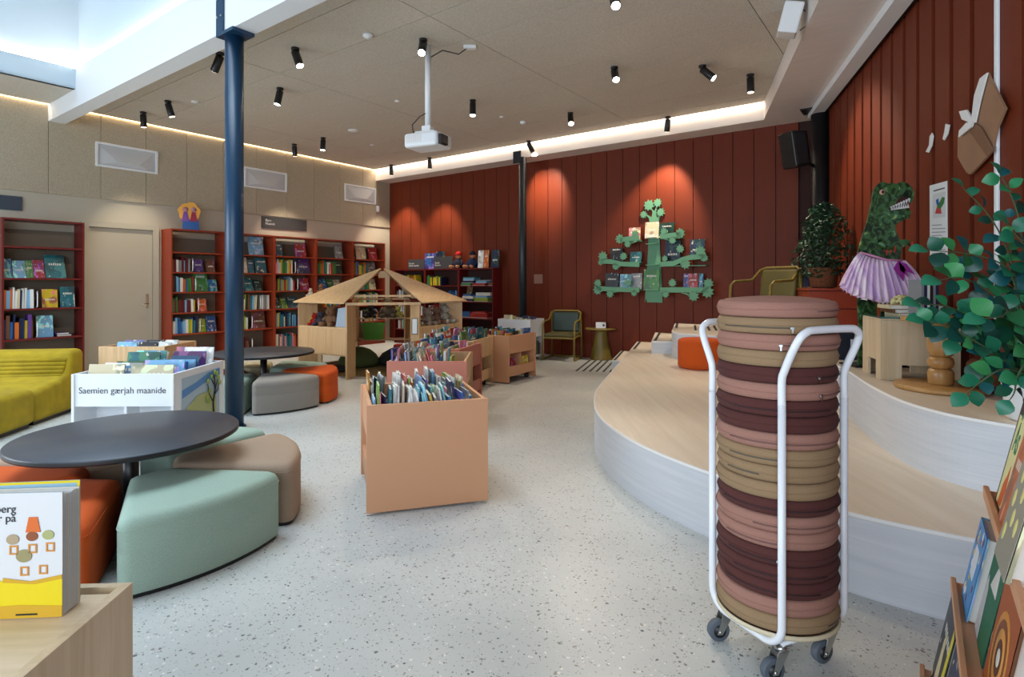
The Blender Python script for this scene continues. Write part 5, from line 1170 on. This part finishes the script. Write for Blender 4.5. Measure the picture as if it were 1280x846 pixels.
for k in range(60):
    a = random.uniform(0, 2*math.pi); e = random.uniform(0, 1.4); c = Vector((.055*math.cos(a)*math.cos(e), .055*math.sin(a)*math.cos(e), .008+.05*math.sin(e)))
    mb.ball(c, .012, 6)
tag(mb.build('florets', mat('dried_yellow', (206, 196, 140), .9), t), kind='stuff')
t = thing('stone_figure', 'small pinkish white figure behind the leaves on the book pile', 'figure', world(gt, FRb[1], (.33, .22, .0855)))
MB().tube([(-.02, 0, .0), (-.035, 0, .05), (-.03, 0, .09)], .02, 10).ball((-.03, 0, .095), .02, 10).build('left_form', mat('pinkish_stone', (226, 200, 190), .6), t); MB().tube([(.025, 0, 0), (.03, 0, .06), (.028, 0, .105)], .02, 10).ball((.028, 0, .11), .02, 10).build('right_form', mat('pinkish_stone', (226, 200, 190), .6), t)
# turned side table with basket
t = thing('turned_stand', 'honey coloured wooden stand with a turned bulbous column on the upper stage', 'stand', (2.545, 3.40, Z2))
MB().lathe([(.225, 0), (.235, .006), (.235, .022), (.225, .03)], 56).build('base_disc', M['baluster'], t)
MB().lathe([(.058, .03), (.064, .04), (.066, .10), (.058, .118), (.045, .124)], 32).build('turned_bead', M['baluster'], t)
MB().lathe([(.045, .124), (.060, .135), (.067, .16), (.060, .185), (.045, .196)], 32).build('turned_bead', M['baluster'], t)
MB().lathe([(.045, .196), (.060, .206), (.067, .24), (.067, .31), (.060, .335), (.05, .345)], 32).build('turned_bead', M['baluster'], t)
MB().lathe([(.04, .345), (.04, .40), (.19, .402), (.20, .408), (.20, .424), (.19, .43)], 48).build('top_disc', M['baluster'], t)
MB().lathe([(.055, 0), (.085, .02), (.095, .08), (.085, .14), (.06, .165), (.055, .165), (.075, .14), (.0, .03)], 32).build('wicker_basket', M['wicker'], None, (2.71, 3.28, Z2+.031))
bk_ = bpy.data.objects['wicker_basket']; tag(bk_, 'dark brown wicker basket behind the turned stand, half hidden by leaves', 'basket')
# records / books standing by the plant
for k in range(6):
    c = ['grey', 'navy', 'white', 'black', 'grey', 'navy'][k]
    tag(inst(BK_PLAIN, 'book', None, (2.49+.016*k, 3.46-.002*k, Z2+.4315), (0, 0, R(80)), (.16, .014, .22), lin(COL[c])), f'{c} slim volume, {ordn(k+1)} from the left on the turned stand behind the leaves', 'book', 'slim volumes on the turned stand')
# big branch plant
PT = Vector((2.40, 2.62, Z2))
t = thing('branch_plant', 'large plant with glossy round blue-green leaves arching in from the right', 'plant', PT)
MB().lathe([(.09, 0), (.11, .01), (.13, .2), (.13, .22), (.115, .22), (.11, .2), (0, .19)], 32).build('pot', M['white'], t)
root = PT+Vector((0, 0, .2))
def leaf_mesh():
    n = 8; vs = []; fs = []
    prof = [(0, 0), (.10, .16), (.27, .36), (.48, .44), (.70, .36), (.88, .17), (1, 0)]
    for i, (x, w_) in enumerate(prof):
        zc = .10*math.sin(x*math.pi)-.12*x*x
        vs += [(x, -w_, zc+w_*.10), (x, 0, zc), (x, w_, zc+w_*.10)]
    for i in range(len(prof)-1):
        k = 3*i; fs += [(k, k+3, k+4, k+1), (k+1, k+4, k+5, k+2)]
    m = MB().add(vs, fs, 0, True); m.T = Matrix(); return m.mesh('leaf', [M['leaf']])
LF = leaf_mesh()
nleaf = 0
def branch(pts, lsize, every, first=1):
    global nleaf
    p = [P(a, b, y) for a, b, y in pts]; P3 = [root]+p
    sm = []
    for i in range(len(P3)-1):
        p0, p1, p2, p3 = P3[max(i-1, 0)], P3[i], P3[i+1], P3[min(i+2, len(P3)-1)]
        for k in range(8):
            u = k/8; sm.append(.5*((2*p1)+(p2-p0)*u+(2*p0-5*p1+4*p2-p3)*u*u+(3*p1-p0-3*p2+p3)*u**3))
    sm.append(P3[-1]); MB().tube([q-PT for q in sm], .006, 6, r1=.0018).build('stem', M['stem'], t)
    L_ = 0; nx = 0; tot = sum((sm[i+1]-sm[i]).length for i in range(len(sm)-1)); side = 1
    for i in range(len(sm)-1):
        d = (sm[i+1]-sm[i]); L_ += d.length
        if L_ > tot*first and L_ >= nx:
            nx = L_+every; dn = d.normalized(); side = -side
            for s in (1, -1):
                if random.random() < .08: continue
                up = Vector((random.uniform(-.8, .6), -.7, random.uniform(-.1, .9))).normalized()
                lat = dn.cross(up).normalized()*s
                x_ = (dn*random.uniform(.35, .7)+lat*random.uniform(.6, 1)+Vector((0, -.12, random.uniform(-.35, .1)))).normalized(); z_ = (up-x_*up.dot(x_)).normalized(); y_ = z_.cross(x_)
                m_ = Matrix((x_, y_, z_)).transposed(); sz = lsize*random.uniform(.7, 1.08)
                c = random.choice([(18, 84, 62), (24, 108, 78), (16, 76, 66), (44, 132, 84), (18, 88, 92), (30, 98, 56), (20, 66, 54), (62, 146, 84)])
                o = inst(LF, 'leaf', t, sm[i]-PT+x_*.006, m_.to_euler(), (sz, sz, sz), lin(c)); nleaf += 1
    x_ = (sm[-1]-sm[-2]).normalized(); z_ = (Vector((0, -.6, .8))-x_*Vector((0, -.6, .8)).dot(x_)).normalized(); m_ = Matrix((x_, z_.cross(x_), z_)).transposed()
    inst(LF, 'leaf', t, sm[-1]-PT, m_.to_euler(), (lsize,)*3, lin((40, 130, 96)))
branch([(1268, 440, 2.55), (1232, 412, 2.5), (1190, 385, 2.45), (1150, 380, 2.42)], .085, .052, .15)
branch([(1272, 380, 2.6), (1262, 320, 2.6), (1238, 272, 2.6), (1205, 236, 2.6)], .072, .05, .32)
branch([(1275, 380, 2.55), (1258, 335, 2.5), (1215, 318, 2.5), (1160, 313, 2.5)], .082, .05, .32)
branch([(1270, 410, 2.5), (1246, 372, 2.45), (1205, 348, 2.42), (1175, 350, 2.4)], .088, .05, .18)
branch([(1262, 455, 2.45), (1225, 430, 2.4), (1185, 408, 2.4), (1158, 402, 2.4)], .085, .052, .15)
branch([(1278, 465, 2.35), (1252, 462, 2.3), (1225, 478, 2.3), (1208, 492, 2.3)], .075, .045, .2)
branch([(1282, 350, 2.6), (1275, 280, 2.6), (1262, 240, 2.6), (1250, 218, 2.6)], .07, .05, .35)
branch([(1282, 400, 2.5), (1290, 350, 2.45), (1282, 310, 2.45), (1262, 285, 2.45)], .085, .05, .2)
branch([(1280, 420, 2.4), (1268, 388, 2.35), (1252, 395, 2.3), (1232, 398, 2.3)], .088, .048, .2)
branch([(1275, 440, 2.5), (1248, 430, 2.45), (1228, 446, 2.4), (1230, 466, 2.4)], .085, .048, .15)
branch([(1284, 455, 2.3), (1272, 470, 2.25), (1268, 490, 2.25), (1262, 500, 2.25)], .07, .045, .2)
branch([(1282, 380, 2.7), (1250, 352, 2.7), (1220, 340, 2.72), (1195, 330, 2.72)], .085, .052, .25)
branch([(1275, 420, 2.65), (1240, 395, 2.65), (1212, 402, 2.62), (1195, 425, 2.6)], .085, .052, .2)
# art on the right wall: book of brown card, small paper pieces, pinned sheet
def rwx(px, off=.02): return -wx_any(px, off)
def wx_any(px, off):
    p = (px-640)/716; n = Vector((-.9555, .295)); o = RC+n*off; d = -dR; k = (p*o.y-o.x)/(d.x-p*d.y); return -k
def rp(px, py, off=.02):
    a = -wx_any(px, off); n = Vector((-.9555, .295)); q = RC+n*off-dR*a; return (a, H+(353-py)*q.y/716)
def rcut(name, pts, off, th, m, parent=None): return MB().upright([rp(a, b, off) for a, b in pts], -off-th, -off).build(name, m, parent, RL if parent is None else (0, 0, 0), RZR if parent is None else 0)
def c8(x, y): return (1000+x/3.525, y/3.525)
t = thing('paper_book_relief', 'large open book relief of brown card with white pages high on the right wall', 'wall art', RL, RZR)
rcut('cover_board', [c8(*q) for q in [(835, 318), (915, 478), (880, 560), (855, 665), (762, 575), (705, 608), (730, 560), (768, 540), (790, 420)]], .034, .012, M['kraft'], t)
rcut('cover_board', [c8(*q) for q in [(762, 560), (855, 668), (760, 768), (742, 760), (703, 690), (705, 610)]], .039, .012, M['kraft'], t)
rcut('spine', [c8(*q) for q in [(778, 545), (800, 560), (858, 662), (830, 690), (750, 578)]], .053, .006, mat('kraft_dark', (124, 88, 64), .8), t)
rcut('page_sheet', [c8(*q) for q in [(832, 320), (800, 345), (775, 420), (762, 530), (778, 540), (800, 440)]], .053, .01, M['inkwhite'], t)
rcut('page_sheet', [c8(*q) for q in [(708, 490), (740, 483), (768, 525), (765, 555), (745, 535), (720, 525)]], .053, .01, M['inkwhite'], t)
rcut('page_sheet', [c8(*q) for q in [(705, 606), (708, 575), (740, 540), (770, 538), (762, 560), (735, 580)]], .064, .01, M['inkwhite'], t)
o = rcut('paper_piece', [c8(*q) for q in [(585, 585), (591, 600), (585, 640), (570, 672), (557, 668), (572, 640), (575, 600)]], .02, .006, M['inkwhite']); tag(o, 'curved white paper scrap on the right wall, farther from the brown book relief', 'paper')
o = rcut('paper_piece', [c8(*q) for q in [(645, 545), (663, 550), (655, 590), (640, 618), (632, 612), (640, 580)]], .02, .006, M['inkwhite']); tag(o, 'winged white paper scrap on the right wall next to the brown book relief', 'paper')
t = thing('pinned_sheet', 'long white information sheet with a small dinosaur drawing on the right wall', 'poster', RL, RZR)
rcut('sheet', [(1162.5, 232), (1184.3, 226), (1184.8, 323.5), (1163, 325)], .014, .003, M['inkwhite'], t)
fr_ = rcut('picture_panel', [(1166, 243), (1182, 239), (1182, 271), (1166, 273)], .0172, .001, mat('sheet_grey', (206, 206, 204), .7), t)
rcut('drawing_body', [(1176, 250), (1178, 246), (1181, 247), (1180, 254), (1175, 262), (1171, 258)], .0185, .001, mat('draw_green', (60, 120, 60), .7), t)
rcut('drawing_wing', [(1170, 250), (1173, 248), (1174, 256), (1171, 256)], .0185, .001, mat('draw_blue', (40, 90, 170), .7), t)
rcut('drawing_skirt', [(1171, 259), (1176, 260), (1177, 267), (1169, 267)], .0185, .001, mat('draw_red', (190, 60, 60), .7), t)
for k in range(9):
    y = 281+4.4*k; w_ = 17 if k % 3 else 12; rcut('text_line', [(1165, y), (1165+w_, y-.6), (1165+w_, y+.5), (1165, y+1.1)], .0172, .0008, mat('text_grey', (150, 150, 150), .8), t)
rcut('text_line', [(1167, 238), (1181, 234), (1181, 235.6), (1167, 239.6)], .0172, .0008, M['ink'], t)
# switch box near the corner
# ================================================================== FOREGROUND RACK (right) AND OAK BOX (left)
RK = ((1.245, 1.505, 0), math.atan2(-.815, -.58))
t = thing('display_rack', 'salmon coloured A-shaped book display rack at the right edge', 'display rack', RK[0], RK[1])
LZ = [(.755, 0), (.495, -.068), (.235, -.136)]
for z, y in LZ:
    lg = MB().box(0, 1.0, y, y+.10, z-.018, z).build('ledge', S, t, bevel=.002)
    MB().box(0, 1.0, y-.006, y+.006, z-.018, z+.012).build('ledge_lip', S, lg, bevel=.002)
a0, a1 = (.235, -.136+.10), (.98, .15)
MB().add([(x, y, z) for x in (.004, 1.0) for (y, z) in ((-.04, .10), (.135, .99), (.155, .99), (-.02, .10))], [(0, 1, 2, 3), (7, 6, 5, 4), (0, 4, 5, 1), (1, 5, 6, 2), (2, 6, 7, 3), (3, 7, 4, 0)]).build('back_board', S, t)
MB().upright([(0, 0), (0, 0)]+[(0, 0)], 0, 0) if False else None
sf = MB().add([(x, y, z) for x in (.0, .018) for (y, z) in ((-.20, 0), (.16, 1.0), (.20, 1.0), (.46, 0))], [(0, 1, 2, 3), (7, 6, 5, 4), (0, 4, 5, 1), (1, 5, 6, 2), (2, 6, 7, 3), (3, 7, 4, 0)])
o = sf.build('end_frame', S, t); o.location = (.05, .02, 0); o.scale = (1, .62, .985)
def rackbook(x, y, z, w_, h, th, cn, label, tilt=-12, rz=0, art=True, yaw=0):
    bkm = book('picture_book', cn, RK, (x, y, z), (w_, th, h), (R(tilt), 0, R(yaw)), label, 'books on the salmon display rack', art=art, split=True); return bkm
o1 = rackbook(.075, .012, .757, .15, .27, .014, 'black', 'black framed yellow book with green lettering on the top ledge of the rack')
def on_book(o, nm, pts, c, dy=-.03):           # printed shape in the book's own 0..1 frame
    return MB().upright(pts, dy-.02, dy).build(nm, mat('print_%d_%d_%d' % c, c, .5), o)
on_book(o1, 'printed_panel', [(.12, .02), (1, .02), (1, .84), (.12, .84)], (226, 222, 160))
on_book(o1, 'printed_fox', [(.30, .02), (.62, .04), (.72, .20), (.60, .42), (.48, .30), (.36, .22)], (206, 92, 36), -.055)
lt = text('lettering', 'Ås', .40, mat('print_title_green', (20, 122, 88), .5), o1, (.26, -.08, .52), (R(90), 0, 0), depth=.02)
o2 = rackbook(.235, .002, .757, .12, .24, .02, 'orange', 'orange and blue picture book leaning in front on the top ledge', tilt=-13)
o3 = rackbook(.44, -.016, .757, .15, .23, .06, 'cream', 'grey book with pale yellow blossom nearest on the top ledge', tilt=-13)
on_book(o3, 'printed_ground', [(0, 0), (1, 0), (1, 1), (0, 1)], (150, 146, 132))
for q in ((.2, .55), (.45, .42), (.3, .78), (.6, .66), (.75, .4), (.2, .25), (.8, .85)):
    MB().cyl((q[0], -.058, q[1]), (q[0], -.051, q[1]), .085, n=7).build('printed_blossom', mat('print_blossom', (226, 220, 140), .5), o3)
o4 = rackbook(.065, -.052, .497, .155, .21, .038, 'light blue', 'blue book with white and yellow flowers on the middle ledge', tilt=-11)
on_book(o4, 'printed_ground', [(0, 0), (1, 0), (1, 1), (0, 1)], (84, 146, 200)); 
for k in range(26):
    q = (random.uniform(.08, .92), random.uniform(.06, .94)); 
    if .3 < q[0] < .7 and .35 < q[1] < .75: continue
    MB().cyl((q[0], -.058, q[1]), (q[0], -.051, q[1]), random.uniform(.03, .06), n=6).build('printed_flower', mat('print_fl%d' % (k % 3), [(232, 232, 232), (222, 190, 70), (110, 50, 90)][k % 3], .5), o4)
on_book(o4, 'title_panel', [(.32, .38), (.68, .38), (.72, .55), (.68, .74), (.32, .74), (.28, .55)], (222, 222, 226), -.055)
o5 = rackbook(.235, -.036, .497, .175, .225, .026, 'dark green', 'green book with a white paper shape on the middle ledge', tilt=-11)
on_book(o5, 'printed_ground', [(0, 0), (1, 0), (1, 1), (0, 1)], (26, 104, 72)); on_book(o5, 'printed_paper', [(.30, .58), (.78, .60), (.66, .97)], (214, 212, 206), -.055); on_book(o5, 'printed_birch', [(0, 0), (.34, 0), (.22, .5), (.10, .62), (0, .5)], (196, 190, 188), -.055)
o6 = rackbook(.43, -.034, .497, .20, .22, .05, 'brown', 'brown hardcover with orange ornament on the middle ledge, nearest', tilt=-10)
on_book(o6, 'printed_ground', [(0, 0), (1, 0), (1, 1), (0, 1)], (164, 84, 40)); 
for rr_, c_ in ((.40, (206, 140, 60)), (.33, (126, 66, 34)), (.25, (214, 150, 70)), (.16, (90, 48, 30)), (.08, (220, 216, 200))): MB().cyl((.5, -.052-.003*(5-rr_*10), .42), (.5, -.049-.003*(4-rr_*10), .42), rr_, n=20).build('printed_ring', mat('print_%d_%d_%d' % c_, c_, .5), o6)
o7 = rackbook(.03, -.118, .237, .22, .25, .02, 'black', 'dark book with cream and yellow figures on the lowest ledge', tilt=-11)
on_book(o7, 'printed_figure', [(.30, .05), (.62, .1), (.5, .75), (.36, .6)], (214, 196, 150)); on_book(o7, 'printed_stripe', [(.72, 0), (.9, 0), (.98, .9), (.86, .95)], (222, 206, 60))
rackbook(.28, -.118, .237, .22, .26, .02, 'navy', 'navy picture book on the lowest ledge of the rack', tilt=-11)
# oak box at the lower left with an open picture book
FO = ((-.835, 1.262, 0), R(3.2))
t = thing('oak_display_box', 'pale oak display box in the lower left corner holding an open picture book', 'display box', FO[0], FO[1])
W_, L_, hb = .72, .70, .64; th = .022
bx('right_panel', M['paleoak'], t, -th, 0, -L_, 0, .012, hb, .001); bx('left_panel', M['paleoak'], t, -W_, -W_+th, -L_, 0, .012, hb); bx('back_panel', M['paleoak'], t, -W_+th, -th, -.018, 0, .012, hb, .001); bx('front_panel', M['paleoak'], t, -W_+th, -th, -L_, -L_+.02, .012, hb)
bx('top_panel', M['paleoakx'], t, -W_+th, -th, -L_+.02, -.045, hb-.018, hb-.001); bx('slot_floor', M['paleoakx'], t, -W_+th, -th, -.045, -.018, hb-.05, hb-.035)
FOb = (FO[0], FO[1])
o = thing('open_picture_book', 'open yellow picture book standing on the oak box, partly cut by the left edge', 'book', world(FO[0], FO[1], (-.061, -.060, hb+.0005)), FO[1])
yl = mat('print_yellow', (226, 202, 14), .4)
# front cover (towards the camera) and back cover, spread like a V, pages fanned between
hbk = .245; wb2 = .30
pA = MB().box(-wb2, 0, -.0015, .0015, 0, hbk).build('front_cover', mat('print_white', (214, 214, 214), .45), o, (-.0, -.065, 0), R(1))
MB().upright([(-wb2, 0), (0, 0), (0, .075), (-.05, .068), (-.11, .072), (-.16, .10), (-wb2, .14)], -.0026, -.0015).build('printed_yellow_field', yl, pA)
MB().upright([(-.11, .080), (-.06, .072), (0, .083), (0, .075), (-.05, .066), (-.11, .071)], -.0034, -.0026).build('printed_shadow', mat('print_ochre', (206, 160, 30), .5), pA)
MB().upright([(-wb2, 0), (0, 0), (0, .022), (-.08, .026), (-wb2, .018)], -.0034, -.0026).build('printed_ground', mat('print_ochre', (206, 160, 30), .5), pA)
text('lettering', 'berg\ner på', .0215, M['ink'], pA, (-.086, -.0021, .208), (R(90), 0, 0), align='RIGHT', space=.85)
def pshape(pts, c, nm='printed_shape', y=-.0024): MB().upright(pts, y-.0006, y).build(nm, mat('print_%d_%d_%d' % c, c, .5), pA)
for x_, z_, w2, c_ in ((-.092, .155, .012, (170, 150, 120)), (-.056, .160, .011, (140, 76, 40)), (-.026, .162, .011, (166, 168, 110)), (-.071, .122, .015, (150, 140, 96))):
    pshape([(x_+w2*math.cos(a), z_+w2*.85*math.sin(a)) for a in [i*math.pi/8 for i in range(16)]], c_, 'printed_pebble')
for x_, z_ in ((-.090, .134), (-.055, .136), (-.022, .138), (-.070, .092), (-.035, .094)):
    for a_ in ((x_-.008, x_+.008, z_+.006, z_+.009), (x_-.008, x_+.008, z_-.009, z_-.006), (x_-.008, x_-.005, z_-.006, z_+.006), (x_+.005, x_+.008, z_-.006, z_+.006)):
        pshape([(a_[0], a_[2]), (a_[1], a_[2]), (a_[1], a_[3]), (a_[0], a_[3])], (206, 136, 50), 'printed_frame')
pshape([(-.068, .168), (-.040, .168), (-.046, .198), (-.062, .198)], (214, 104, 36), 'printed_orange_shirt')
MB().box(-.085, -.045, -.0045, -.0036, .006, .009).build('printed_label', M['black'], pA)
for k in range(9):
    f = k/8; MB().box(-wb2+.004, -.001, -.0006, .0006, .001, hbk-.004-.004*random.random()).build('page', mat('page_tint%d' % (k % 3), [(226, 226, 222), (214, 224, 230), (230, 224, 212)][k % 3], .6), o, (.001+.001*f, -.060+.040*f, 0), R(1+2.2*f))
pB = MB().box(-wb2, 0, -.0015, .0015, 0, hbk+.006).build('back_cover', mat('print_pale_blue', (150, 186, 206), .45), o, (-.003, -.012, 0), R(4))
MB().box(-wb2, .001, -.0023, -.0016, hbk+.001, hbk+.006).box(-.004, .001, -.0023, -.0016, 0, hbk+.001).build('cover_edge', yl, pB)
